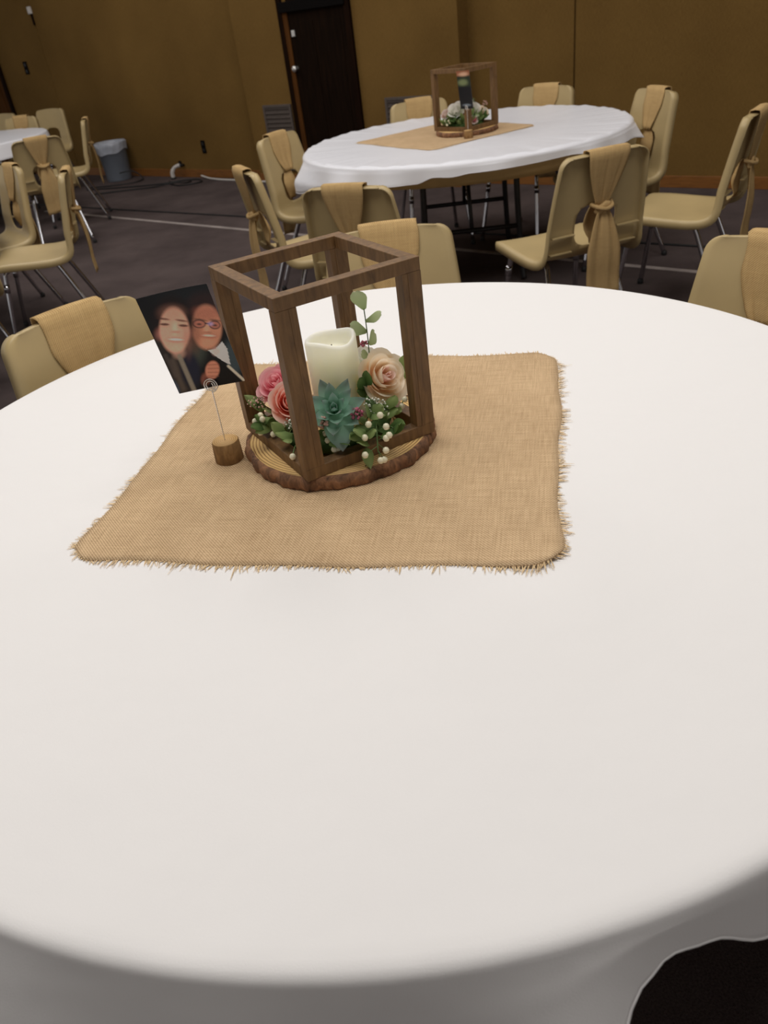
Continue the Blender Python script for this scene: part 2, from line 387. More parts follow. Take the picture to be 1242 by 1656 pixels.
# ------------------------------------------------------------------ tables and cloths
def make_table(x, y, rz, label):
    t = thing('round_table', label, 'table', (x, y, 0), rz, None)
    R = .902; top = .742
    lathe('tabletop', [(0, top-.045), (R-.02, top-.045), (R-.004, top-.04), (R, top-.03), (R, top-.012), (R-.004, top-.003), (R-.015, top), (0, top)], 'table_plastic', t, n=96)
    lathe('apron', [(R-.045, top-.044), (R-.045, top-.10), (R-.012, top-.10), (R-.012, top-.044)], 'table_plastic', t, n=96, cap=False)
    for s in (-1, 1):
        for w in (-1, 1):
            tube('leg', smoothpath([(w*.25, s*.33, top-.05), (w*.255, s*.345, .40), (w*.27, s*.365, .10), (w*.28, s*.375, .012)], 5), .016, 'black_metal', t)
        tube('crossbar', [(-.259, s*.352, .30), (.259, s*.352, .30)], .013, 'black_metal', t)
        tube('brace', [(0, s*.352, .30), (0, s*.06, top-.05)], .011, 'black_metal', t)
        boxobj('bracket', (0, s*.33, top-.06), (.70, .07, .03), 'black_metal', t, bev=.004)
    boxobj('support_rail', (.30, 0, top-.06), (.04, 1.2, .03), 'black_metal', t, bev=.004)
    boxobj('support_rail', (-.30, 0, top-.06), (.04, 1.2, .03), 'black_metal', t, bev=.004)
    return t
def interp(tab, a):
    a = a % 360; t = sorted((k % 360, v) for k, v in tab); t = [(t[-1][0]-360, t[-1][1])]+t+[(t[0][0]+360, t[0][1])]
    for (a0, v0), (a1, v1) in zip(t[:-1], t[1:]):
        if a0 <= a <= a1:
            f = (a-a0)/(a1-a0) if a1 > a0 else 0; f = f*f*(3-2*f); return v0+(v1-v0)*f
    return t[0][1]
def make_cloth(x, y, mat, tab, flare, label, seed, wr=.0015, rip=.016, depth=.16, press=()):
    rnd = random.Random(seed); R = .914; N = 480; fil = .014
    ph = [rnd.uniform(0, 6.28) for _ in range(8)]
    rad = [.06, .12, .2, .28, .36, .44, .52, .6, .66, .72, .77, .81, .845, .87, .885, .897]
    V = [(0, 0, .745)]; Fc = []; rows = []
    def wave(th, k): return sin(k[0]*th+ph[0])*.5+sin(k[1]*th+ph[1])*.35+sin(k[2]*th+ph[2])*.3
    for r in rad:
        e = max(0, (r-.55)/.36)
        rows.append([(r*cos(th), r*sin(th), .745+wr*(e**1.5*(wave(th, (23, 37, 61))+1.1)+.3*(1+sin(7*r+3*th+ph[3]))*e)) for th in (2*pi*i/N for i in range(N))])
    for j in range(1, 5):
        a = pi/2*j/4
        rows.append([((R-fil+fil*sin(a))*cos(th), (R-fil+fil*sin(a))*sin(th), .745-fil+fil*cos(a)) for th in (2*pi*i/N for i in range(N))])
    ND = 9
    for j in range(1, ND+1):
        row = []
        for i in range(N):
            th = 2*pi*i/N; dr = interp(tab, math.degrees(th)); fl = interp(flare, math.degrees(th))
            q = j/ND; dz = fil+(dr-fil)*q
            wv = wave(th, (9, 14, 22)); wv2 = sin(5*th+ph[5])*.5+sin(17*th+ph[6])*.5
            amp = min(1, (dz/depth))**1.2
            rr_ = R+amp*(fl+rip*(wv+.6)+.45*rip*wv2)
            for pa, pw in press:      # a chair back pushes the hanging cloth flat to the table edge
                da = abs((math.degrees(th)-pa+180) % 360-180); g = 1-min(1, max(0, (da-pw)/7)); g = g*g*(3-2*g)
                rr_ += (min(rr_, R+.001)-rr_)*g
            row.append((rr_*cos(th), rr_*sin(th), .745-dz))
        rows.append(row)
    for r in rows: V += r
    for i in range(N): Fc.append([0, 1+i, 1+(i+1) % N])
    for j in range(len(rows)-1):
        a = 1+j*N; b = a+N
        for i in range(N): Fc.append([a+i, b+i, b+(i+1) % N, a+(i+1) % N])
    o = mesh('tablecloth', V, Fc, mat, loc=(x, y, 0)); solidify(o, .0016, 0)
    # hem: rolled edge
    hp = [Vector(p) for p in rows[-1]]+[Vector(rows[-1][0])]
    Vh, Fh = tubeVF(hp, .0018, 6); mesh('hem', Vh, Fh, mat, o)
    return tag(o, label, 'tablecloth')
T1 = (-.008, 1.2336); T2 = (.735, 4.756); T3 = (-3.70, 8.58); T4 = (-2.93, 4.79)
make_table(*T1, .5, 'round folding table carrying the lantern with pink roses')
make_table(*T2, -.1, 'round folding table with tan edge showing under its short satin cloth')
make_table(*T3, .3, 'round folding table near the grey waste bin')
make_table(*T4, .9, 'round folding table at the side, mostly hidden by its tan chairs')
make_cloth(*T1, 'cloth', [(-125, .25), (-110, .22), (-95, .26), (-88, .25), (-84, .18), (-81.5, .115), (-79.5, .070), (-77.5, .052), (-75, .060), (-71, .095), (-66, .16), (-50, .20), (0, .16), (90, .18), (180, .2)],
           [(-95, .03), (-84, .02), (-78, .004), (-72, .012), (-60, .02), (90, .015), (-130, .02)], 'matte white cloth on the table with the photo of a couple', 3, wr=.0006, rip=.024, depth=.14, press=((134, 15),))
make_cloth(*T2, 'satin', [(-176, .17), (-168, .155), (-150, .10), (-122, .08), (-114, .075), (-108, .05), (-103, .055), (-97, .046), (-85, .045), (-66, .04), (-56, .055), (-34, .06), (-15, .10), (10, .12), (90, .13), (150, .16)],
           [(-176, .05), (-110, .002), (-66, .0), (-40, .015), (-25, .055), (-10, .05), (20, .03), (90, .02)], 'shiny white satin cloth on the table with the white flower lantern', 5, wr=.004, rip=.020, depth=.10, press=((168, 15), (358, 13), (50, 14), (97, 14)))
make_cloth(*T3, 'satin', [(-90, .14), (-20, .12), (20, .12), (90, .12), (180, .14)], [(0, .03), (180, .03)], 'white satin cloth on the table near the grey waste bin', 8, wr=.002, press=((67, 16),))
make_cloth(*T4, 'satin', [(-90, .14), (0, .13), (90, .12), (180, .14)], [(0, .03), (180, .02)], 'white satin cloth mostly hidden beside tan chairs', 9, wr=.002, press=((28, 16),))

# ------------------------------------------------------------------ burlap squares
def make_burlap(cx, cy, rz, label, seed, size=.742, z=.7465, curl=()):
    rnd = random.Random(seed); n = 48; h = size/2
    o = None; V, Fc = [], []
    def P(u, v):
        x = (u*2-1)*h; y = (v*2-1)*h
        ex = .004*sin(9*v+seed)+.002*sin(23*v); ey = .004*sin(8*u+2*seed)+.0025*sin(21*u+1)
        x += ex*(u*2-1); y += ey*(v*2-1)
        # round corners a little
        c = max(0, abs(u*2-1)-.9)*max(0, abs(v*2-1)-.9)*1.6
        x -= math.copysign(c, x); y -= math.copysign(c, y)
        d = min(u, 1-u, v, 1-v)
        zz = .0012*(sin(11*u+seed)+sin(9*v+2*seed))*.5+.001
        for (cu, cv, a) in curl: zz += a*math.exp(-((u-cu)**2+(v-cv)**2)/.006)
        return Vector((x, y, max(.0003, zz)))
    for j in range(n+1):
        for i in range(n+1): V.append(P(i/n, j/n))
    for j in range(n):
        for i in range(n): Fc.append([j*(n+1)+i, j*(n+1)+i+1, (j+1)*(n+1)+i+1, (j+1)*(n+1)+i])
    o = mesh('burlap_square', V, Fc, 'burlap', loc=(cx, cy, z)); o.rotation_euler = (0, 0, rz); solidify(o, .0014, 1)
    tag(o, label, 'burlap')
    V, Fc = [], []
    for side in range(4):
        clump = 1.0
        for k in range(330):
            t = (k+rnd.random())/330
            if rnd.random() < .12: clump = rnd.uniform(.45, 1.45)
            if rnd.random() < .06: continue
            L = rnd.uniform(.008, .018)*clump
            if rnd.random() < .03: L *= 1.6
            u, v, nx, ny = ((t, 0, 0, -1), (1, t, 1, 0), (t, 1, 0, 1), (0, t, -1, 0))[side]
            p = P(u, v)-Vector((nx, ny, 0))*.003; tx, ty = -ny, nx
            s = rnd.gauss(0, .35); w = rnd.uniform(.0005, .0011); lift = rnd.uniform(-.0006, .0014)
            dirv = Vector((nx+tx*s, ny+ty*s, 0)).normalized(); sd = Vector((-dirv.y, dirv.x, 0))*w
            b0 = len(V); zb = p.z
            for q, f in ((0, 1), (.55, .9), (1, .35)):
                c = p+dirv*(L*q); c.z = max(.0004, zb*(1-q)+.0006+lift*q)
                V += [c-sd*f, c+sd*f]
            Fc += [[b0, b0+1, b0+3, b0+2], [b0+2, b0+3, b0+5, b0+4]]
    f = mesh('fringe', V, Fc, 'fringe', o, smooth=False); f['kind'] = 'stuff'
    return o
make_burlap(-.0425, 1.2555, -.2515, 'frayed burlap square under the lantern with pink roses', 2, curl=((.97, .03, .006),))
make_burlap(.63, 4.815, .52, 'burlap square under the lantern with white flowers', 4)
make_burlap(-3.85, 8.75, .3, 'burlap square on the table near the waste bin', 6)

# ------------------------------------------------------------------ chairs
PROF = [(.232, .418, .200), (.228, .438, .210), (.205, .453, .218), (.12, .453, .226), (.0, .445, .229), (-.10, .440, .227), (-.165, .446, .222),
        (-.200, .468, .217), (-.216, .51, .212), (-.230, .57, .207), (-.248, .66, .199), (-.264, .74, .190), (-.277, .80, .183), (-.284, .838, .178)]
def prof_samples(n=46):
    P = smoothpath([Vector(p) for p in PROF], 8)
    L = [0]
    for a, b in zip(P[:-1], P[1:]): L.append(L[-1]+hypot(b.x-a.x, b.y-a.y))
    out = []; tot = L[-1]; m = 8; e = .038; D = [e*(1-cos(pi/2*k/m)) for k in range(m)]
    D = D+[e+(tot-2*e)*k/(n-2*m-1) for k in range(n-2*m)]+[tot-d for d in D[::-1]]
    for i in range(n):
        d = D[i]; j = 0
        while j < len(L)-2 and L[j+1] < d: j += 1
        f = (d-L[j])/(L[j+1]-L[j]); out.append((P[j].lerp(P[j+1], f), d))
    res = []
    for i, (p, d) in enumerate(out):
        a, b = out[max(i-1, 0)][0], out[min(i+1, n-1)][0]; t = Vector((0, b.x-a.x, b.y-a.y)).normalized()
        nrm = Vector((0, t.z, -t.y))
        if nrm.y < 0 and abs(nrm.y) > abs(nrm.z): nrm = -nrm
        if nrm.z < 0 and abs(nrm.z) >= abs(nrm.y): nrm = -nrm
        res.append((p.x, p.y, p.z, nrm, d, tot-d))
    return res
PS = prof_samples(66)
RC = .038
def hwid(hw, d0, d1):
    for d in (d0, d1):
        if d < RC: hw = hw-RC+sqrt(max(0, RC*RC-(RC-d)**2))
    return hw
def surf(i, u):
    y, z, hw, n, d0, d1 = PS[i]; w = hwid(hw, d0, d1); x = u*w
    back = max(0, min(1, (z-.46)/.1))
    off = .016*(u*u)*back-.010*(1-u*u)*(1-back)
    crown = .008*(1-u*u)*max(0, 1-d1/.08)
    return Vector((x, y, z+crown))+n*off, n, w
def make_shell():
    us = [-1+2*k/20 for k in range(21)]; rows = len(PS); V = []; Fc = []; hole = []
    ext = [(-1, .008, .034), (-1, .005, .010)]
    cols = 21+4
    for i in range(rows):
        for c in range(cols):
            if c < 2 or c >= cols-2:
                s = -1 if c < 2 else 1; k = c if c < 2 else cols-1-c
                p, n, w = surf(i, s); dx, dn = ((.008, .034), (.005, .010))[k]
                fade = min(1, (w+.02)/.2); e = min(PS[i][4], PS[i][5])/RC; 
                V.append(p+Vector((s*dx, 0, 0))-n*dn)
            else:
                p, n, w = surf(i, us[c-2]); V.append(p)
    # hole on the lower back
    zi = [i for i in range(rows) if PS[i][1] > .5 or i > rows*.55]
    s0 = next(PS[i][4] for i in range(rows) if i > rows*.5 and PS[i][1] >= .566)
    A, B = .092, .082; delv = set()
    def F(i, c):
        p = V[i*cols+c]; a = p.x/A; b = (PS[i][4]-s0)/B; return (abs(a)**3.5+abs(b)**3.5)**(1/3.5), a, b
    inside = {}
    for i in range(rows):
        if i < rows*.5: continue
        for c in range(cols):
            f, a, b = F(i, c)
            if f < 1: inside[(i, c)] = f
    for i in range(rows-1):
        for c in range(cols-1):
            q = [(i, c), (i, c+1), (i+1, c+1), (i+1, c)]
            if all(k in inside for k in q): continue
            Fc.append([a*cols+b for a, b in q])
    def at(sd, x):
        j = max(0, min(rows-2, next((k for k in range(rows-1) if PS[k+1][4] >= sd), rows-2)))
        f = (sd-PS[j][4])/(PS[j+1][4]-PS[j][4]); pa, _, wa = surf(j, max(-1, min(1, x/PS[j][2]))); pb, _, wb = surf(j+1, max(-1, min(1, x/PS[j+1][2])))
        return pa.lerp(pb, f)
    for (i, c), f in inside.items():
        if f > .3:
            a = V[i*cols+c].x/f; sd = s0+(PS[i][4]-s0)/f; V[i*cols+c] = at(sd, a)
    # rims at both ends
    for i, sgn in ((0, 1), (rows-1, -1)):
        y, z, hw, n, d0, d1 = PS[i]; b = len(V)
        for c in range(cols):
            p = V[i*cols+c]; k = .0 if 2 <= c < cols-2 else 1
            V.append(p-n*(.03 if k == 0 else .004)+(Vector((0, 0, .0)) if i else Vector((0, 0, 0))))
        for c in range(cols-1): Fc.append([i*cols+c, i*cols+c+1, b+c+1, b+c])
    me_o = mesh('shell', V, Fc, 'plastic')
    bm = bmesh.new(); bm.from_mesh(me_o.data); 
    loose = [v for v in bm.verts if not v.link_faces]; bmesh.ops.delete(bm, geom=loose, context='VERTS')
    bmesh.ops.recalc_face_normals(bm, faces=bm.faces); bm.to_mesh(me_o.data); bm.free()
    solidify(me_o, .005, 0); return me_o
def make_chair():
    t = thing('stacking_chair', 'x', 'chair')
    sh = make_shell(); sh.parent = t
    for s in (-1, 1):
        for z, y in ((.545, -.238), (.475, -.216)):
            boxobj('rib', (s*.150, y, z), (.10, .020, .006), 'plastic', t, bev=.0015)
        fl = tube('leg', smoothpath([(s*.150, .02, .420), (s*.155, .10, .421), (s*.163, .150, .408), (s*.172, .172, .36), (s*.205, .232, .012)], 5), .0125, 'chrome', t)
        rl = tube('leg', smoothpath([(s*.140, .06, .418), (s*.145, -.05, .420), (s*.150, -.105, .405), (s*.158, -.135, .36), (s*.205, -.275, .012)], 5), .0125, 'chrome', t)
        for lg, (gx, gy) in ((fl, (.205, .232)), (rl, (.205, -.275))):
            lathe('glide', [(0, 0), (.014, 0), (.016, .006), (.0155, .022), (.0128, .026)], 'black_rubber', lg, n=12, loc=(s*gx, gy, 0))
        tube('collar', [(s*.1745, .177, .345), (s*.1785, .184, .300)], .0155, 'chrome', t, n=10)
    boxobj('seat_bracket', (0, .06, .424), (.30, .03, .012), 'black_metal', t, bev=.002)
    boxobj('seat_bracket', (0, -.06, .422), (.28, .03, .012), 'black_metal', t, bev=.002)
    return t
def back_y(x, z):
    i = min(range(len(PS)//2, len(PS)), key=lambda k: abs(PS[k][1]-z)); p, n, w = surf(i, max(-1, min(1, x/PS[i][2]))); return p.y
def make_sash(seed):
    rnd = random.Random(seed); ph = rnd.uniform(0, 6)
    t = thing('chair_sash', 'x', 'sash')
    path = []   # (y offset mode, z, halfwidth, centre x)
    cols = 15; rows = []
    def strip(z, side, hw, cx, off, wr):
        r = []
        for c in range(cols):
            q = -1+2*c/(cols-1); x = cx+q*hw
            w_ = wr*sin(q*9+ph)+wr*.5*sin(q*17+ph*2)
            y = back_y(x, z); n = 1 if side == 'f' else -1
            r.append(Vector((x, y+n*(off+abs(w_)) - (.0 if side == 'f' else .0), z)))
        return r
    for k in range(12):   # front, from the opening up to the top
        f = k/11; z = .652+(.832-.652)*f; hw = .034+(.088-.034)*min(1, f*1.5)**.8
        rows.append(strip(z, 'f', hw, .004*sin(f*5), .006, .006*(1-f)+.0015))
    hwT = .088
    for a in (.25, .5, .75):   # over the top
        ang = pi*a; r = []
        for c in range(cols):
            q = -1+2*c/(cols-1); x = q*hwT; y0 = back_y(x, .835)
            r.append(Vector((x, y0-.016+cos(ang)*.028, .842+.008*(1-(x/.18)**2)+sin(ang)*.010)))
        rows.append(r)
    for k in range(13):   # rear, top to knot
        f = k/12; z = .832-(.832-.648)*f; hw = .088-(.088-.026)*f**1.4
        rows.append(strip(z, 'r', hw, -.006*f, (.039-.008*f), .002+.008*f))
    V = [p for r in rows for p in r]; Fc = []
    for j in range(len(rows)-1):
        for c in range(cols-1): Fc.append([j*cols+c, j*cols+c+1, (j+1)*cols+c+1, (j+1)*cols+c])
    solidify(mesh('wrap', V, Fc, 'sash', t), .0025, 0)
    # knot: bulging roll with two creases
    yk = back_y(0, .66)
    def kn(p, i, a): return (p[0]*1.5*(1+.12*sin(3*a+ph)), yk-.034+p[1]*.75*(1+.1*sin(5*a)), .640+p[2]+.006*sin(2*a+ph))
    lathe('knot', [(0, -.020), (.018, -.018), (.025, -.008), (.022, 0), (.026, .008), (.018, .018), (0, .020)], 'sash', t, n=20, fn=kn)
    V, Fc = tubeVF(smoothpath([(-.045, yk-.018, .654), (-.03, yk-.052, .645), (0, yk-.06, .638), (.03, yk-.052, .645), (.045, yk-.018, .656)], 5), .008, 8)
    mesh('loop', V, Fc, 'sash', t)
    # loop through the opening seen from the front
    V, Fc = [], []
    rows = []
    for k in range(9):
        f = k/8; z = .654-.155*f; hw = .030+.030*sin(pi*min(1, f*1.1))*1.0
        rows.append([Vector((q*hw, back_y(.13, z)-.012+.022*sin(pi*f)*(1-q*q)-.012*f*f, z)) for q in [-1+2*c/8 for c in range(9)]])
    V = [p for r in rows for p in r]
    for j in range(8):
        for c in range(8): Fc.append([j*9+c, j*9+c+1, (j+1)*9+c+1, (j+1)*9+c])
    solidify(mesh('front_loop', V, Fc, 'sash', t), .0025, 0)
    # tail
    rows = []
    for k in range(16):
        f = k/15; z = .636-.345*f; hw = .022+.056*min(1, f*2.2)**.7; fold = .012*(1-.6*f)
        rows.append([Vector((.004*sin(4*f+ph)+q*hw, yk-.040-.012*sin(pi*min(1, f*1.3))-.010*f+fold*sin(q*6+ph)*.6+fold*.4*sin(q*13+2*f), z+.012*q*sin(ph)*f)) for q in [-1+2*c/12 for c in range(13)]])
    V = [p for r in rows for p in r]; Fc = []
    for j in range(15):
        for c in range(12): Fc.append([j*13+c, j*13+c+1, (j+1)*13+c+1, (j+1)*13+c])
    solidify(mesh('tail', V, Fc, 'sash', t), .0025, 0)
    return t
chair0 = make_chair(); sash0 = make_sash(1); sash1 = make_sash(5)
used = {'c': False, 's': 0}
# (mid of the back's top edge, facing in degrees, has sash, description)
CH_LIST = [
    ((-.318, 4.98), -32, 1, 'at the satin table, near the grille beside the dark door'),
    ((-.418, 3.86), 20, 1, 'pulled back from the satin table towards the coiled cords'),
    ((.025, 3.12), 61, 1, 'back to back with the chair facing the rose lantern'),
    ((1.015, 3.12), 106, 1, 'back turned at the satin table, long knotted tail'),
    ((1.790, 4.66), -169, 1, 'by the flared corner of the satin cloth'),
    ((1.410, 5.56), -132, 1, 'behind the satin table, nearest the wall seam'),
    ((.600, 5.76), -86, 1, 'behind the satin table, half hidden by the lantern'),
    ((1.800, 3.545), 141, 1, 'turned sideways, seat empty, before the long bare wall'),
    ((.126, 2.39), -96, 1, 'facing the rose lantern across the matte cloth'),
    ((1.000, 1.75), -142, 1, 'at the matte table, beside the sideways chair'),
    ((-.715, 1.962), -47, 1, 'at the matte table behind the photo of the couple'),
    ((-3.18, 10.25), -112, 0, 'with no sash and open back hole, near the waste bin'),
    ((-2.23, 8.08), 191, 1, 'in side view next to the waste bin'),
    ((-2.30, 6.84), 112, 1, 'back turned, at the table near the waste bin'),
    ((-3.84, 10.56), -112, 0, 'with no sash, near the wooden door'),
    ((-3.30, 9.57), -104, 1, 'only its top showing behind the table near the bin'),
    ((-1.985, 5.28), -142, 1, 'facing the side table, sash gathered into its hole'),
    ((-1.49, 4.71), 191, 1, 'in side view, twisted sash tail above the floor tape'),
    ((-1.80, 3.70), 140, 1, 'mostly hidden, back turned, at the side table'),
]
for (mx, my), fd, hs, desc in CH_LIST:
    fa = radians(fd); px, py = mx+.284*cos(fa), my+.284*sin(fa); rz = fa-pi/2
    c = chair0 if not used['c'] else dup(chair0); used['c'] = True
    c.location = (px, py, 0); c.rotation_euler = (0, 0, rz); c['label'] = 'tan plastic chair '+desc; c['group'] = 'tan plastic stacking chairs'
    if hs:
        k = used['s']; src = (sash0, sash1)[k % 2]
        s_ = src if k < 2 else dup(src); used['s'] += 1
        s_.location = (px, py, 0); s_.rotation_euler = (0, 0, rz); s_['label'] = 'burlap sash on the chair '+desc; s_['group'] = 'burlap chair sashes'
# ------------------------------------------------------------------ flowers
def basis(d, twist=0):
    d = Vector(d).normalized(); q = d.to_track_quat('Z', 'Y'); return (q @ Quaternion((0, 0, 1), twist)).to_matrix().to_4x4()
def basis2(d, face=(0, -.7, .7), twist=0):
    z = Vector(d).normalized(); f = Vector(face); f = f-z*f.dot(z)
    if f.length < 1e-3: f = Vector((1, 0, 0))
    y = -f.normalized(); x = y.cross(z)
    return (Matrix((x, y, z)).transposed() @ Matrix.Rotation(twist, 3, 'Z')).to_4x4()
def petalmesh(name, L, W, cup, curl, mat, tipr=.5, pointed=0, n=7, thick=.0006):
    """a petal in its own frame: base at origin, grows along +Z, outer face towards -Y"""
    V, Fc, UV = [], [], []
    for j in range(n):
        v = j/(n-1)
        if pointed: w = W*sin(pi*min(.97, .12+.88*v)**.8)**.9*(1-.0*v); w = W*(min(1, v*3+.35))*(1-v**pointed)
        else: w = W*(.28+.72*min(1, v*1.7))*sqrt(max(.0, 1-max(0, (v-(1-tipr))/tipr)**2*.94))
        for i in range(n):
            q = -1+2*i/(n-1); x = q*w*.5
            y = cup*W*(q*q)*(1-.3*v)-curl*L*max(0, v-.45)**2*2.2+.10*L*v*(1-v)*-1.2
            V.append((x, y, L*v)); UV.append((q*.5+.5, v))
    for j in range(n-1):
        for i in range(n-1): Fc.append([j*n+i, j*n+i+1, (j+1)*n+i+1, (j+1)*n+i])
    me = bpy.data.meshes.new(name); me.from_pydata(V, [], Fc); me.update()
    me.polygons.foreach_set('use_smooth', [True]*len(me.polygons))
    ul = me.uv_layers.new(name='UVMap')
    for l in me.loops: ul.data[l.index].uv = UV[l.vertex_index]
    me.materials.append(MT[mat]); return me
def rosepetal(r, h, span, flare, mat, n=9):
    """one cupped petal wrapped round the rose axis"""
    V, Fc, UV = [], [], []
    for j in range(n):
        v = j/(n-1)
        for i in range(n):
            q = -1+2*i/(n-1); vv = v*(1-.22*abs(q)**2.6)
            rho = r*(.25+.75*sin(min(1, vv*1.25)*pi/2))+flare*r*max(0, vv-.62)**2*3.2
            z = h*vv-.35*flare*h*max(0, vv-.72)**2*4
            ph = q*span*(.75+.25*min(1, vv*2)); rho *= 1-.05*q
            V.append((rho*sin(ph), -rho*cos(ph), z)); UV.append((q*.5+.5, v))
    for j in range(n-1):
        for i in range(n-1): Fc.append([j*n+i, j*n+i+1, (j+1)*n+i+1, (j+1)*n+i])
    me = bpy.data.meshes.new('petal'); me.from_pydata(V, [], Fc); me.update()
    me.polygons.foreach_set('use_smooth', [True]*len(me.polygons))
    ul = me.uv_layers.new(name='UVMap')
    for l in me.loops: ul.data[l.index].uv = UV[l.vertex_index]
    me.materials.append(MT[mat]); return me
def rose(loc, d, R, mats, label, layers=((2, .14, 1.0, 1.5, 0), (3, .27, 1.02, 1.15, .05), (3, .42, 1.0, 1.1, .15), (4, .58, .95, .95, .3), (5, .76, .84, .85, .5), (5, .95, .66, .8, .75)), group=None, seed=1):
    rnd = random.Random(seed); t = thing('rose', label, 'rose', loc, 0, group)
    t.matrix_world = Matrix.Translation(loc) @ basis(d)
    for li, (n, r, h, span, fl) in enumerate(layers):
        me = rosepetal(R*r, R*1.35*h, span, fl, mats[min(li*len(mats)//len(layers), len(mats)-1)])
        for k in range(n):
            a = 2*pi*k/n+li*1.1+rnd.uniform(-.15, .15)
            link('petal', me, t, mtx=Matrix.Rotation(a, 4, 'Z') @ Matrix.Translation((0, 0, -.65*R)) @ Matrix.Rotation(rnd.uniform(-.06, .06), 4, 'X'))
    lathe('calyx', [(0, -.80*R), (.10*R, -.78*R), (.30*R, -.62*R), (.34*R, -.5*R)], 'leaf', t, n=12, cap=False)
    return t
def bezier_stem(a, b, sag, n=8):
    a, b = Vector(a), Vector(b); return [a.lerp(b, i/n)+Vector(sag)*sin(pi*i/n) for i in range(n+1)]
LEAFME = {}
def leafmesh(kind, L):
    key = (kind, round(L, 4))
    if key not in LEAFME:
        if kind == 'round': LEAFME[key] = petalmesh('leaf', L, L*.72, .10, .15, 'euc', tipr=.6)
        elif kind == 'dark': LEAFME[key] = petalmesh('leaf', L, L*.62, .14, .25, 'leafdark', pointed=3)
        else: LEAFME[key] = petalmesh('leaf', L, L*.62, .14, .25, 'leaf', pointed=3)
    return LEAFME[key]
def sprig(name, label, cat, a, b, sag, leaves=(), berries=(), lk='leaf', br=.0052, group=None, mat_b='berry'):
    """stem from a to b; leaves: (t, direction, length); berries: (t, offset)"""
    t = thing(name, label, cat, a, 0, group); A = Vector(a)
    st = bezier_stem((0, 0, 0), Vector(b)-A, sag)
    tube('stem', st, .0011, 'stem', t, n=6)
    def at(f): x = f*(len(st)-1); i = min(int(x), len(st)-2); return st[i].lerp(st[i+1], x-i)
    for (f, d, L) in leaves: link('leaf', leafmesh(lk, L), t, mtx=Matrix.Translation(at(f)) @ basis2(d, (random.uniform(-.4, .4), -.7, .6), random.uniform(-.35, .35)))
    for (f, off) in berries:
        p = at(f); q = p+Vector(off)
        tube('berry_stalk', [p, q], .0006, 'stem', t, n=5)
        lathe('berry', [(0, -br), (br*.7, -br*.72), (br, 0), (br*.7, br*.72), (br*.12, br*1.02), (0, br*1.05)], mat_b, t, n=12, loc=q)
    return t
def buds(name, label, cat, loc, R, mat, n, br, seed, group=None):
    """a head of tiny buds on fine stalks"""
    rnd = random.Random(seed); t = thing(name, label, cat, loc, 0, group); V, Fc = [], []; S, SF = [], []
    for i in range(n):
        d = Vector((rnd.gauss(0, 1), rnd.gauss(0, 1), rnd.gauss(.3, .8))).normalized()*R*rnd.uniform(.45, 1)
        b0 = len(V); r = br*rnd.uniform(.7, 1.2)
        for p in ((1, 0, 0), (-1, 0, 0), (0, 1, 0), (0, -1, 0), (0, 0, 1), (0, 0, -1)): V.append(d+Vector(p)*r)
        for f in ((0, 2, 4), (2, 1, 4), (1, 3, 4), (3, 0, 4), (2, 0, 5), (1, 2, 5), (3, 1, 5), (0, 3, 5)): Fc.append([b0+k for k in f])
        tubeVF([(0, 0, -R*.8), d*.6, d], .0004, 4, S, SF)
    o = mesh('buds', V, Fc, mat, t); o['kind'] = 'stuff'
    o = mesh('stalks', S, SF, 'stem', t); o['kind'] = 'stuff'
    return t
def succulent(loc, d, R, label, group=None):
    t = thing('succulent', label, 'succulent', loc, 0, group); t.matrix_world = Matrix.Translation(loc) @ basis(d)
    for li, (n, tilt, L) in enumerate(((4, .25, .45), (5, .6, .68), (6, .95, .9), (7, 1.25, 1.05))):
        me = petalmesh('leaf', R*L, R*L*.56, .16, -.12, 'succ', pointed=3.2)
        for k in range(n):
            a = 2*pi*k/n+li*.55
            link('leaf', me, t, mtx=Matrix.Rotation(a, 4, 'Z') @ Matrix.Translation((0, -.03*R, -.02*R*li)) @ Matrix.Rotation(tilt, 4, 'X'))
    lathe('stalk', [(0, -.5*R), (.12*R, -.5*R), (.14*R, -.05*R), (0, .05*R)], 'leaf', t, n=10)
    return t

# ------------------------------------------------------------------ near centrepiece
SLX, SLY = -.0587, 1.2552; SZ = .7478; ST = .0245
def slab(cx, cy, z, R, th, label, seed):
    rnd = random.Random(seed); ph = [rnd.uniform(0, 6) for _ in range(6)]
    t = thing('wood_slab', label, 'wood slab', (cx, cy, z), 0)
    def wob(a): return 1+.012*sin(3*a+ph[0])+.010*sin(5*a+ph[1])+.006*sin(11*a+ph[2])
    lathe('cut_face', [(0, .001), (R*.95, .001), (R*.95, th), (R*.5, th+.0002), (0, th+.0002)], 'slab', t, n=96, fn=lambda p, i, a: (p[0]*wob(a), p[1]*wob(a), p[2]))
    def bk(p, i, a):
        w = wob(a)*(1+(.010*sin(23*a+ph[3])+.007*sin(41*a+i*.9+ph[4])+.004*sin(67*a-i))*(1 if i not in (0, 5) else .2)); return (p[0]*w, p[1]*w, p[2])
    lathe('bark', [(R*.948, .0), (R*.985, .0005), (R*1.0, th*.3), (R*1.0, th*.65), (R*.985, th*.96), (R*.948, th+.0008)], 'bark', t, n=160, fn=bk, cap=False)
    # drying crack
    boxobj('crack', (.045, -.125, th+.0003), (.0012, .05, .0006), 'wick', t, rz=-.25)
    return t
slab(SLX, SLY, SZ, .172, ST, 'round bark-edged wood slab under the near wooden lantern', 1)
LANT = {}
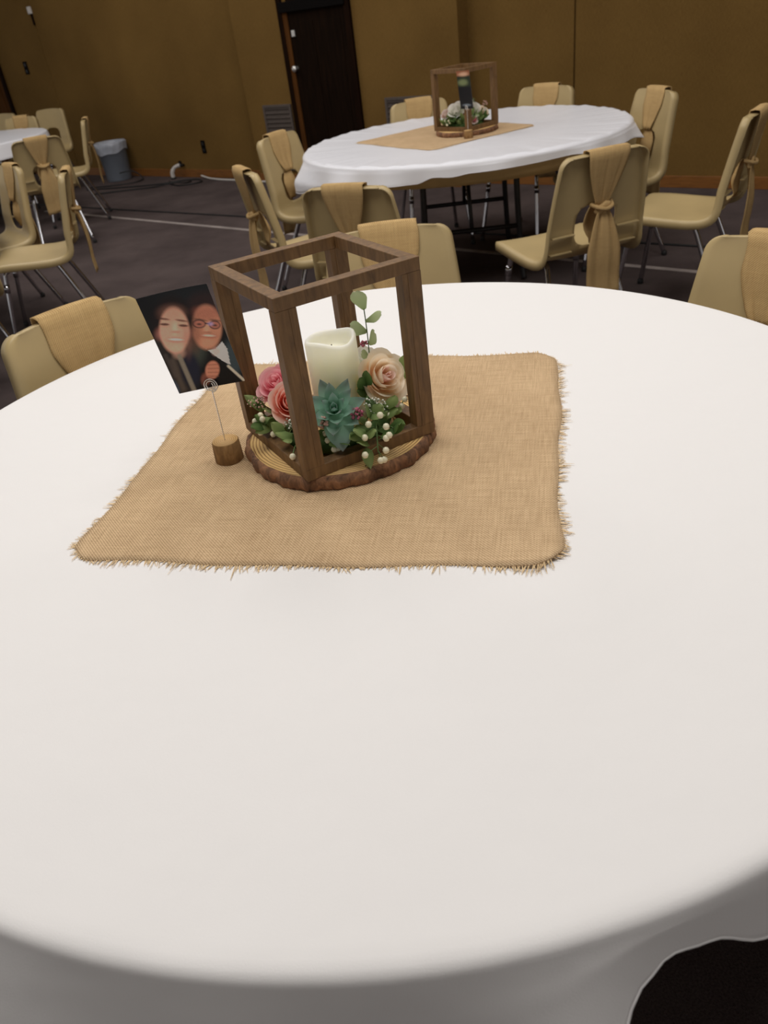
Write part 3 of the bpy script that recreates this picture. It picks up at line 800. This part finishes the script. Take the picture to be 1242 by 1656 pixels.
def lantern(fx, fy, yaw, z, w, d, h, label):
    t = thing('wooden_lantern', label, 'lantern', (fx, fy, z), yaw)
    pw, pd, rh = .034, .022, .021
    for i, (x, y) in enumerate(((pw/2, pd/2), (w-pw/2, pd/2), (w-pw/2, d-pd/2), (pw/2, d-pd/2))):
        V, Fc = [], []
        sy = 1 if y > d/2 else -1
        box(x, y, h/2, pw, pd, h-2*rh+.0*2, V, Fc)
        o = mesh('post', V, Fc, 'lantern', t, smooth=False)
        o2 = boxobj('post_bead', (x+(.006 if x < w/2 else -.006), y+sy*.0, h/2), (.0025, pd+.0012, h-2*rh), 'lantern', o)
    for z0, nm in ((0, 'bottom_rail'), (h-rh, 'top_rail')):
        for y in (pd/2, d-pd/2): boxobj(nm, (w/2, y, z0+rh/2), (w, pd, rh), 'lantern', t, bev=.0012)
        for x in (pd/2, w-pd/2): boxobj(nm, (x, d/2, z0+rh/2), (pd, d-2*pd, rh), 'lantern', t, bev=.0012)
    return t
LZ = SZ+ST+.0002
lantern(-.1145, 1.0802, .4757, LZ, .2492, .2573, .302, 'open brown wooden lantern frame around the candle and pink roses')
# candle
t = thing('pillar_candle', 'cream pillar candle with wavy melted rim inside the near lantern', 'candle', (-.050, 1.256, LZ))
RC_, HC = .0440, .173
def wav(a): return .0032*sin(2*a+.3)+.0025*sin(3*a+1.2)
def cf(p, i, a): return (p[0], p[1], p[2]+(wav(a) if i >= 3 and i <= 7 else 0))
lathe('wax_body', [(0, 0), (RC_-.001, 0), (RC_, .002), (RC_, HC-.006), (RC_-.0015, HC-.0015), (RC_-.004, HC), (RC_-.0065, HC-.002), (RC_-.0085, HC-.010), (RC_-.0105, HC-.024), (0, HC-.026)], 'wax', t, n=64, fn=cf)
tube('wick', [(0, 0, HC-.027), (.001, 0, HC-.014)], .0012, 'wick', t, n=6)
# roses
G = 'flowers in the near lantern'
rose((-.155, 1.288, .858), (-.25, -.55, .8), .034, ['pink', 'pink', 'pink', 'pink'], 'hot pink rose in the near lantern behind its corner post', seed=2)
rose((-.136, 1.224, .850), (.35, -.75, .6), .030, ['coral', 'coral', 'coral', 'coral'], 'coral rose tucked in front of the hot pink rose', seed=3)
rose((.030, 1.250, .862), (.45, -.72, .5), .040, ['blush', 'cream', 'cream', 'cream'], 'cream blush rose beside the pillar candle', seed=4)
rose((.004, 1.335, .870), (-.2, -.4, .9), .020, ['whitep'], 'small white rose bud between candle and cream rose', layers=((2, .25, 1.0, 1.4, 0), (3, .5, 1.0, 1.1, .1), (4, .85, .85, .9, .4)), seed=6)
su = succulent((-.058, 1.168, .850), (.02, -.62, .75), .054, 'blue-green succulent in front of the pillar candle')
me = petalmesh('leaf', .062, .052, .05, .1, 'succ', pointed=3.0)
link('leaf', me, su, mtx=su.matrix_world.inverted() @ Matrix.Translation((-.054, 1.150, .852)) @ basis2((.02, -.5, -.8), (0, -.8, .5)))
# eucalyptus rising behind the cream rose
sprig('eucalyptus_sprig', 'pale eucalyptus sprig rising beside the lantern back post', 'sprig', (.004, 1.315, .80), (.014, 1.325, .965), (.004, 0, 0), lk='round',
      leaves=((.97, (-.25, -.3, .9), .044), (.86, (.75, -.4, .3), .036), (.74, (-.7, -.4, .45), .040), (.60, (.35, -.5, .6), .040), (.46, (-.5, -.5, .5), .026)))
def rv(rnd, s): return Vector((rnd.uniform(-s, s), rnd.uniform(-s, s), rnd.uniform(-s*.4, s)))
rnd = random.Random(11)
# berries
sprig('berry_sprig', 'cream berry cluster hanging over the lantern bottom rail', 'sprig', (.010, 1.165, .812), (.004, 1.098, .800), (0, 0, .022), br=.0058,
      berries=((.45, (.008, -.006, .022)), (.55, (-.012, -.004, .012)), (.62, (.016, -.008, .010)), (.7, (-.020, -.004, .0)), (.7, (.014, -.012, -.002)), (.8, (.020, -.004, .008)), (.86, (.012, -.008, -.010)), (.9, (-.022, -.006, -.010)), (.95, (.002, -.006, -.018)), (.97, (.008, -.004, -.016))))
sprig('berry_sprig', 'cream berries with green leaves at the lantern side near the log photo stand', 'sprig', (-.130, 1.215, .795), (-.190, 1.235, .812), (0, 0, .008), br=.0056,
      leaves=((.3, (-.3, -.6, .5), .04), (.55, (-.8, .3, .3), .034), (.75, (-.6, -.5, -.1), .036), (.2, (.2, -.8, .3), .036)),
      berries=((.5, (.004, -.014, .010)), (.6, (.012, -.020, -.004)), (.7, (.0, -.016, -.012)), (.85, (-.006, -.004, .012)), (1, (-.012, .004, .006)), (.95, (-.004, .008, .014)), (.4, (.004, -.020, .012)), (.9, (-.010, -.014, -.008))))
sprig('berry_sprig', 'few cream berries low behind the lantern front rail', 'sprig', (-.062, 1.178, .793), (-.066, 1.132, .797), (0, 0, .01), br=.0052,
      berries=((.4, (-.016, -.002, .012)), (.55, (.020, -.004, .010)), (.6, (-.012, -.004, .004)), (.9, (-.002, -.004, -.002)), (.95, (.004, .004, -.004))))
sprig('berry_sprig', 'pair of cream berries beside the lantern right post', 'sprig', (.048, 1.205, .81), (.060, 1.208, .836), (0, 0, 0), br=.0052, berries=((.8, (.004, -.004, .006)), (.95, (-.004, -.004, -.010)), (.6, (-.022, -.012, -.010))))
sprig('berry_sprig', 'single cream berry beside the lantern front post', 'sprig', (-.128, 1.165, .80), (-.136, 1.122, .80), (0, 0, .006), br=.0056, berries=((.98, (0, 0, 0)),))
# leaf sprigs
for lab, a, b, lv, lk in (
    ('green leaves under the cream rose by the lantern right post', (.010, 1.205, .805), (.044, 1.205, .822), ((.5, (.5, -.7, .25), .040), (.75, (.2, -.4, .9), .042), (.3, (.1, -.8, .4), .04), (.9, (.35, -.75, .05), .030)), 'leaf'),
    ('dark leaf between candle and cream rose', (.002, 1.235, .83), (-.002, 1.225, .865), ((.6, (-.3, -.5, .8), .04), (.9, (.2, -.4, .8), .04), (.4, (-.5, -.6, .3), .034)), 'dark'),
    ('green leaf behind the cream rose at the right post', (.04, 1.27, .83), (.060, 1.275, .86), ((.9, (.5, -.3, .8), .044), (.5, (.7, -.4, .3), .038)), 'leaf'),
    ('wide light leaf beside the hanging berry cluster', (-.002, 1.165, .815), (-.012, 1.125, .820), ((.4, (-.7, -.6, -.05), .048), (.7, (-.5, -.7, .3), .044), (.9, (.5, -.7, .3), .034)), 'leaf'),
    ('green leaf drooping over the lantern front rail', (-.010, 1.150, .800), (-.014, 1.112, .802), ((1.0, (.05, -.4, -.9), .034), (.5, (-.4, -.8, .3), .036)), 'leaf'),
    ('green leaves low in the middle of the lantern', (-.075, 1.185, .795), (-.05, 1.135, .808), ((.3, (-.6, -.5, .5), .042), (.6, (.7, -.5, .3), .04), (.9, (.3, -.9, .1), .034), (.8, (-.5, -.8, .1), .036)), 'dark'),
    ('green leaves below the coral rose', (-.115, 1.185, .80), (-.150, 1.180, .815), ((.3, (.2, -.8, .4), .044), (.6, (-.6, -.6, .3), .042), (.9, (-.5, -.3, .7), .04), (.9, (.1, -.9, -.1), .036)), 'leaf'),
    ('pale leaves beside the hot pink rose', (-.165, 1.27, .81), (-.195, 1.28, .83), ((.6, (-.6, -.4, .5), .038), (.9, (-.7, .2, .5), .034), (.4, (-.2, -.8, .3), .034)), 'leaf')):
    sprig('leaf_sprig', lab, 'sprig', a, b, (0, 0, .004), leaves=lv, lk=lk)
for lab, a, b, lv, lk in (
    ('leaf fan between succulent and cream rose', (-.012, 1.185, .81), (.004, 1.165, .838), ((.3, (-.4, -.7, .4), .042), (.6, (.6, -.5, .5), .046), (.9, (-.3, -.6, .7), .04), (.9, (.5, -.8, .1), .04)), 'leaf'),
    ('dark leaf fan under the white filler', (.02, 1.18, .80), (.035, 1.145, .815), ((.3, (-.4, -.8, .2), .044), (.6, (.6, -.7, .3), .046), (.9, (.3, -.8, .4), .042), (.9, (-.5, -.8, -.1), .04)), 'dark'),
    ('green leaf fan left of the succulent behind the corner post', (-.10, 1.20, .81), (-.105, 1.165, .83), ((.3, (-.6, -.5, .5), .044), (.6, (.4, -.7, .5), .042), (.9, (-.3, -.8, .3), .042)), 'leaf'),
    ('green leaves at the foot of the hot pink rose', (-.17, 1.26, .80), (-.188, 1.235, .815), ((.3, (-.6, -.5, .5), .044), (.6, (.3, -.8, .4), .042), (.9, (-.4, -.7, .1), .042)), 'dark'),
    ('dark leaves low behind the lantern front rail', (-.04, 1.18, .795), (-.032, 1.148, .808), ((.3, (-.6, -.6, .3), .046), (.6, (.6, -.6, .3), .046), (.9, (.0, -.8, .4), .042)), 'dark')):
    sprig('leaf_sprig', lab, 'sprig', a, b, (0, 0, .004), leaves=lv, lk=lk)
buds('bud_cluster', 'dusty pink bud cluster below the succulent', 'buds', (-.077, 1.148, .838), .013, 'dustpink', 26, .0032, 1)
buds('bud_cluster', 'mauve bud cluster at the tip of the succulent', 'buds', (-.022, 1.148, .850), .011, 'mauve', 22, .0034, 2)
buds('bud_cluster', 'mauve buds at the foot of the eucalyptus sprig', 'buds', (.006, 1.318, .902), .007, 'mauve', 10, .0032, 3)
buds('filler_sprig', 'white filler buds below the cream rose', 'buds', (.010, 1.175, .844), .020, 'babys', 40, .0022, 4)
buds('filler_sprig', 'dusty pink filler beside the hot pink rose', 'buds', (-.195, 1.262, .842), .017, 'dustpink', 34, .0020, 5)
buds('filler_sprig', 'white filler buds below the coral rose', 'buds', (-.135, 1.195, .826), .012, 'babys', 22, .0026, 6)
# mossy ring base hidden under the flowers
def ring(cx, cy, z, label, R=.084, r=.0155):
    V, Fc = tubeVF([(R*cos(a), R*sin(a)*1.0, 0) for a in (2*pi*i/40 for i in range(41))], r, 8)
    return tag(mesh('wreath_ring', V, Fc, 'leafdark', loc=(cx, cy, z), uv=[(.5, random.random()) for _ in V]), label, 'wreath')
ring(-.0627, 1.2517, LZ+.0155, 'dark green wreath ring around the foot of the candle')

# ------------------------------------------------------------------ photo stand and photo
def log_stand(loc, label, H=.108, R=.0245, hh=.040, rz=0):
    t = thing('photo_stand', label, 'photo holder', loc, rz)
    b_ = lathe('log', [(0, 0), (R*1.0, 0), (R*1.02, .003), (R*1.0, hh*.6), (R*.97, hh-.001), (R*.93, hh)], 'logbark', t, n=32, fn=lambda p, i, a: (p[0]*(1+.02*sin(4*a)+.012*sin(9*a)), p[1]*(1+.02*sin(4*a)), p[2]))
    lathe('log_face', [(R*.94, hh-.001), (R*.92, hh+.0006), (0, hh+.0008)], 'log', b_, n=32)
    wire = [Vector((0, 0, hh-.005)), Vector((0, 0, hh+.04)), Vector((0, 0, hh+H-.012))]
    tube('wire', smoothpath(wire, 6), .0010, 'steel', t, n=8)
    for yy, sg in ((-.0036, 1), (.0046, -1)):
        pts = []
        for i in range(64):
            a = i/63*2*pi*2.4; r = .0130-.0088*i/63
            pts.append((r*sin(a), yy, hh+H-r*cos(a)))
        tube('spiral', pts, .0010, 'steel', t, n=6)
    return t
log_stand((-.2625, 1.2425, .7478), 'small log photo stand beside the near lantern', rz=-.098)

def photo_print(name, painter, W, Hh, label, loc, eul, nx=100, bow=.004):
    V, Fc, C = [], [], []; ny = int(nx*Hh/W)
    for j in range(ny+1):
        for i in range(nx+1):
            u, v = i/nx, j/ny
            V.append(((u-.5)*W, bow*(4*(u-.5)**2-1)*(.3+.7*(1-v))*-1, (1-v)*Hh)); C.append(painter(u, v))
    for j in range(ny):
        for i in range(nx): a = j*(nx+1)+i; Fc.append([a, a+nx+1, a+nx+2, a+1])
    root = thing(name, label, 'photo', loc)
    root.rotation_mode = 'XYZ'; root.matrix_world = Matrix.Translation(loc) @ eul
    o = mesh('print', V, Fc, photo_mat(), root)
    at = o.data.color_attributes.new('ink', 'FLOAT_COLOR', 'POINT')
    for i, c in enumerate(C): at.data[i].color = (*c, 1)
    o2 = mesh('backing', [(x, y+.0006, z) for x, y, z in V], [f[::-1] for f in Fc], 'white', root)
    return root
_pm = []
def photo_mat():
    if not _pm:
        k = NT('photo_ink'); a = k.n('ShaderNodeAttribute', attribute_name='ink'); k.l(a.outputs['Color'], k.b.inputs['Base Color'])
        k.b.inputs['Roughness'].default_value = .45; k.b.inputs['Specular IOR Level'].default_value = .2; _pm.append(k.m)
    return _pm[0]
def sm(a, b, x):
    t = max(0, min(1, (x-a)/(b-a))); return t*t*(3-2*t)
def ell(X, Y, cx, cy, rx, ry, rot=0, soft=.15):
    dx, dy = X-cx, Y-cy; c, s = cos(rot), sin(rot); a = (dx*c+dy*s)/rx; b = (-dx*s+dy*c)/ry
    return 1-sm(1-soft, 1+soft, sqrt(a*a+b*b))
def seg(X, Y, x0, y0, x1, y1, w, soft=.5):
    dx, dy = x1-x0, y1-y0; t = max(0, min(1, ((X-x0)*dx+(Y-y0)*dy)/(dx*dx+dy*dy)))
    return 1-sm(w*(1-soft), w*(1+soft), hypot(X-x0-t*dx, Y-y0-t*dy))
def poly(X, Y, P):
    ins = False
    for (x0, y0), (x1, y1) in zip(P, P[1:]+P[:1]):
        if (y0 > Y) != (y1 > Y) and X < (x1-x0)*(Y-y0)/(y1-y0)+x0: ins = not ins
    return 1.0 if ins else 0.0
def couple(u, v):
    X, Y = 10+754*u+464*v, 150-158*u+1058*v        # the print's own (tilted snapshot) layout grid
    c = list(srgb(14, 15, 18)[:3])
    def over(m, col):
        if m <= 0: return
        k = srgb(*col)
        for i in range(3): c[i] += (k[i]-c[i])*m
    E = lambda *a: ell(X, Y, *a)
    over(E(620, 130, 330, 130, 0, .9)*.6, (26, 31, 35))
    over(E(1080, 780, 80, 190, -.3, .4), (52, 64, 70))                       # his jacket
    over(E(660, 680, 110, 190, 0, .6)*.8, (58, 64, 58))                      # her hair between them
    over(poly(X, Y, [(725, 655), (800, 705), (870, 690), (950, 598), (1010, 680), (1055, 865), (985, 835), (875, 765)]), (198, 192, 186))
    over(E(885, 715, 48, 46, 0, .5)*.7, (204, 162, 158))
    over(E(760, 250, 215, 170, 0, .35), (38, 27, 28))                        # his hair
    over(E(775, 452, 166, 240, -.08, .13), (178, 124, 100))                   # his face
    over(E(770, 300, 150, 70, 0, .6)*.55, (150, 88, 74)); over(E(640, 520, 70, 180, 0, .8)*.45, (110, 62, 48)); over(E(790, 620, 90, 60, 0, .7)*.4, (208, 146, 118))
    over(E(775, 470, 30, 60, 0, .9)*.5, (220, 160, 132)); over(E(780, 505, 45, 12, 0, .7)*.5, (120, 66, 54))
    over(E(800, 545, 92, 28, .02, .5)*.5, (150, 82, 70)); over(E(800, 540, 66, 11, .02, .6)*.75, (220, 190, 174))
    over(E(705, 372, 70, 12, .12, .6)*.6, (70, 40, 34)); over(E(865, 372, 60, 12, .1, .6)*.6, (70, 40, 34))
    for gx, gy, rx in ((690, 415, 74), (862, 422, 64)):
        over(E(gx, gy, rx, 47, .05, .1)*.85, (44, 34, 40)); over(E(gx, gy, rx-12, 35, .05, .2), (162, 104, 88))
        over(E(gx, gy+4, 26, 11, 0, .5)*.8, (52, 36, 36))
    over(seg(X, Y, 758, 408, 802, 412, 7), (44, 34, 40)); over(E(815, 412, 30, 20, 0, .8)*.6, (170, 156, 205))
    over(E(395, 400, 225, 270, 0, .25), (24, 18, 19))                        # her hair
    over(seg(X, Y, 300, 640, 520, 1190, 120, .5), (38, 33, 32)); over(seg(X, Y, 400, 820, 520, 1150, 34, .9)*.6, (84, 74, 66)); over(seg(X, Y, 320, 760, 430, 1000, 20, .9)*.5, (74, 66, 62))
    over(E(600, 930, 105, 210, -.2, .35), (24, 27, 42))
    over(E(470, 735, 70, 62, 0, .5), (150, 118, 104))
    over(E(420, 490, 162, 245, -.10, .13), (204, 154, 132))                  # her face
    over(E(395, 300, 120, 70, 0, .8)*.4, (168, 118, 100)); over(E(300, 520, 70, 60, 0, .9)*.5, (222, 148, 132)); over(E(530, 520, 60, 60, 0, .9)*.5, (222, 148, 132))
    over(E(560, 600, 40, 150, -.1, .9)*.4, (140, 94, 80)); over(E(440, 680, 70, 36, 0, .8)*.35, (222, 176, 154))
    over(E(425, 465, 26, 60, 0, .9)*.5, (232, 188, 166)); over(E(432, 503, 48, 13, .05, .7)*.55, (150, 98, 84))
    over(E(434, 590, 98, 30, .06, .5)*.5, (176, 98, 92)); over(E(434, 585, 72, 12, .06, .6)*.85, (230, 208, 196))
    for ex, ey, bx, by in ((312, 420, 300, 362), (515, 436, 495, 382)):
        over(E(ex, ey, 52, 13, .06, .4)*.9, (64, 40, 36)); over(E(bx, by, 66, 11, .14, .6)*.8, (66, 42, 36)); over(E(ex, ey+22, 50, 10, .06, .8)*.3, (160, 108, 92))
    over(seg(X, Y, 475, 775, 655, 1190, 26, .5)*.9, (124, 117, 104))
    over(E(435, 1130, 34, 90, -.4, .5)*.8, (54, 64, 80))
    over(poly(X, Y, [(870, 790), (1240, 1050), (1240, 1300), (660, 1300), (740, 1000)]), (10, 10, 12))
    over(seg(X, Y, 1030, 880, 1216, 1042, 15, .5)*.9, (188, 180, 164))
    over(E(775, 1040, 52, 75, 0, .4)*.9, (116, 70, 58)); over(E(850, 930, 80, 106, .1, .15), (186, 122, 100))
    for k in range(4): over(seg(X, Y, 800, 870+44*k, 920, 862+46*k, 7, .8)*.5, (120, 70, 58))
    n = (.94+.12*random.random())*2.0; return [min(.9, x*n) for x in c]
def EUL(a, b, c): return Matrix.Rotation(a, 4, 'Z') @ Matrix.Rotation(b, 4, 'X') @ Matrix.Rotation(c, 4, 'Y')
photo_print('photo_print', couple, .1185, .1775, 'photo of a smiling couple, one in glasses, clipped to the log stand', (-.2615, 1.2420, .8905), EUL(-.098, .130, -.104))

# ------------------------------------------------------------------ far centrepiece
FX, FY, FA = .735, 4.585, .66
def FL(x, y, z): return (FX+x*cos(FA)-y*sin(FA), FY+x*sin(FA)+y*cos(FA), z)
slab(*FL(.1246, .1287, 0)[:2], SZ, .172, ST, 'round bark-edged wood slab under the far lantern', 7)
lantern(FX, FY, FA, LZ, .2492, .2573, .302, 'open brown wooden lantern frame around the white flowers')
FG = 'flowers in the far lantern'
rose(FL(.060, .135, .868), (-.3, -.6, .7), .042, ['whitep'], 'tall white rose in the far lantern behind its front post', seed=12)
rose(FL(.052, .208, .850), (-.5, -.5, .7), .027, ['paleblush'], 'pale blush rose at the left post of the far lantern', seed=13)
rose(FL(.145, .100, .862), (.2, -.7, .6), .042, ['whitep'], 'white rose in the far lantern beside the edge-on photo', seed=14)
rose(FL(.200, .062, .842), (.5, -.6, .6), .027, ['whitep', 'cream'], 'cream white rose at the right post of the far lantern', seed=15)
rose(FL(.090, .035, .818), (0, -.8, .5), .018, ['pink', 'paleblush'], 'little pink flower low in the far lantern', layers=((2, .25, 1.0, 1.4, 0), (4, .6, .9, .9, .3), (5, 1.0, .6, .7, .8)), seed=16)
for lab, a, b, lv, lk in (
    ('bright green leaves in front of the far white roses', (.09, .08, .80), (.08, .05, .85), ((.6, (-.3, -.6, .6), .055), (.9, (.4, -.6, .6), .055), (.4, (.6, -.7, .1), .05)), 'leaf'),
    ('dark leaves low at the right of the far lantern', (.16, .07, .79), (.18, .04, .83), ((.5, (.5, -.6, .5), .055), (.8, (-.4, -.6, .5), .05), (.9, (.2, -.8, -.2), .05), (.3, (-.6, -.6, .1), .05)), 'dark'),
    ('dark leaves below the tall white rose', (.04, .15, .79), (.02, .13, .83), ((.5, (-.5, -.6, .4), .055), (.8, (.4, -.7, .4), .05), (.9, (-.2, -.8, -.1), .05), (.3, (-.6, .3, .3), .045)), 'dark'),
    ('green leaves at the left post of the far lantern', (.03, .20, .79), (.01, .19, .82), ((.5, (-.6, -.4, .5), .05), (.9, (-.3, -.8, .2), .05)), 'leaf')):
    sprig('leaf_sprig', lab, 'sprig', FL(*a), FL(*b), (0, 0, .004), leaves=lv, lk=lk)
for i, (x, y, lab) in enumerate(((.055, .185, 'low leaf fan at the left corner of the far lantern'), (.060, .145, 'low leaf fan below the tall white rose'), (.060, .095, 'low leaf fan behind the front post of the far lantern'),
        (.10, .070, 'low leaf fan beside the little pink flower'), (.145, .065, 'low leaf fan under the far white rose'), (.180, .060, 'low leaf fan at the right corner of the far lantern'))):
    sprig('leaf_sprig', lab, 'sprig', FL(x+.01, y+.02, .79), FL(x, y, .815), (0, 0, .004), lk=('leaf', 'dark')[i % 2],
          leaves=((.2, (-.7, -.4, .6), .06), (.5, (.5, -.6, .7), .065), (.8, (-.1, -.6, .9), .065), (.9, (.7, -.6, .2), .055), (.9, (-.6, -.7, .1), .055)))
sprig('eucalyptus_sprig', 'pale drooping eucalyptus leaf in the far lantern', 'sprig', FL(.125, .095, .81), FL(.115, .070, .845), (0, 0, .01), lk='round', leaves=((.9, (.1, -.5, -.4), .045), (.9, (.5, -.6, -.3), .05), (.8, (-.3, -.6, .6), .045)))
sprig('berry_sprig', 'cream berries low at the left of the far lantern', 'sprig', FL(.04, .17, .795), FL(.012, .17, .81), (0, 0, .01), br=.006,
      berries=((.5, (.0, -.016, .010)), (.7, (.010, -.026, .0)), (.9, (-.006, .012, .006)), (1, (-.004, .03, .010)), (.9, (-.004, -.03, -.006)), (.8, (-.002, .02, -.008))))
buds('bud_cluster', 'dusty pink buds poking past the right post of the far lantern', 'buds', FL(.216, .066, .876), .016, 'dustpink', 18, .004, 21)
buds('filler_sprig', 'pale green filler on top of the far white rose', 'buds', FL(.160, .105, .900), .018, 'stem', 18, .003, 22)
ring(*FL(.1246, .1287, 0)[:2], LZ+.0155, 'dark green wreath ring inside the far lantern')
log_stand((.727, 4.535, .7478), 'small log photo stand in front of the far lantern', rz=-1.14)
def tallprint(u, v):
    c = list(srgb(40, 48, 34)[:3])
    def over(m, col):
        k = srgb(*col)
        for i in range(3): c[i] += (k[i]-c[i])*m
    over(1-sm(.10, .16, v), (150, 92, 64)); over(ell(u, v, .5, .09, .35, .05, soft=.6), (214, 170, 140)); over(ell(u, v, .4, .30, .35, .08, soft=.6), (120, 130, 90))
    over(sm(.38, .44, v), (14, 14, 20)); over(ell(u, v, .5, .9, .3, .03, soft=.6), (120, 130, 140))
    return c
photo_print('photo_print', tallprint, .120, .1775, 'narrow-looking photo turned edge-on at the far log stand', (.727, 4.5335, .8905), EUL(-1.14, .06, -.05), nx=40)

# ------------------------------------------------------------------ waste bin, cords
t = thing('waste_bin', 'grey round waste bin with translucent liner by the wall', 'waste bin', (-2.62, 10.30, 0))
lathe('can', [(0, .002), (.140, 0), (.145, .01), (.172, .40), (.180, .405), (.180, .418), (.172, .418), (.168, .40), (.138, .02), (0, .02)], 'can', t, n=40)
rnd = random.Random(3); ph = [rnd.uniform(0, 6) for _ in range(5)]
def lf(p, i, a):
    w = 1+(.012*sin(9*a+ph[0])+.010*sin(15*a+ph[1]+i))*min(1, i*.5); dz = (.018*sin(2*a+ph[2])+.010*sin(5*a+ph[3])) if i >= 4 else 0
    return (p[0]*w, p[1]*w, p[2]+dz)
o = lathe('liner', [(.10, .30), (.160, .41), (.178, .424), (.186, .418), (.186, .39), (.182, .35), (.179, .315)], 'liner', t, n=64, fn=lf, cap=False)
def cable(pts, r, mat, label, name='power_cord'):
    return tag(tube(name, smoothpath(pts, 8), r, mat, n=8), label, 'cord')
cable([(-2.9, 9.80, .008), (-2.45, 9.62, .008), (-2.0, 9.50, .008), (-1.75, 9.52, .008), (-1.55, 9.45, .008), (-1.5, 9.25, .008), (-1.7, 9.2, .008), (-1.85, 9.38, .008), (-1.90, 9.60, .008)], .008, 'black_rubber', 'black cord coiled on the carpet below the white plug')
cable([(-2.75, 9.42, .008), (-2.3, 9.38, .008), (-2.05, 9.34, .010), (-1.79, 9.30, .028), (-1.68, 9.32, .012), (-1.62, 9.38, .010)], .008, 'black_rubber', 'second black cord running from the waste bin to the coil')
cable([(-2.55, 10.08, .10), (-2.40, 10.10, .10), (-2.28, 10.02, .02), (-2.36, 9.88, .007), (-2.62, 9.86, .007), (-2.95, 9.96, .007)], .007, 'black_rubber', 'thin black cord looping in front of the waste bin')
cable([(-1.52, 9.53, .03), (-1.42, 9.40, .012), (-1.28, 9.22, .010), (-1.10, 9.04, .010), (-.85, 8.78, .010), (-.5, 8.46, .010)], .010, 'white', 'white cord lying along the baseboard')
t = thing('plug_adapter', 'white plug adapter curving out above the coiled black cord', 'plug', wp(-7.85, WALL_D, 0), WROT)
tube('body', smoothpath([(-.03, -.12, .012), (-.025, -.12, .07), (.01, -.10, .12), (.07, -.07, .14)], 6), [.024]*10+[.02]*9, 'white', t, n=10)
tube('plug_tail', [(.07, -.07, .14), (.07, -.01, .13)], .014, 'black_rubber', t, n=8)
tube('black_end', [(-.03, -.12, .0), (-.03, -.12, .02)], .03, 'black_rubber', t, n=10)
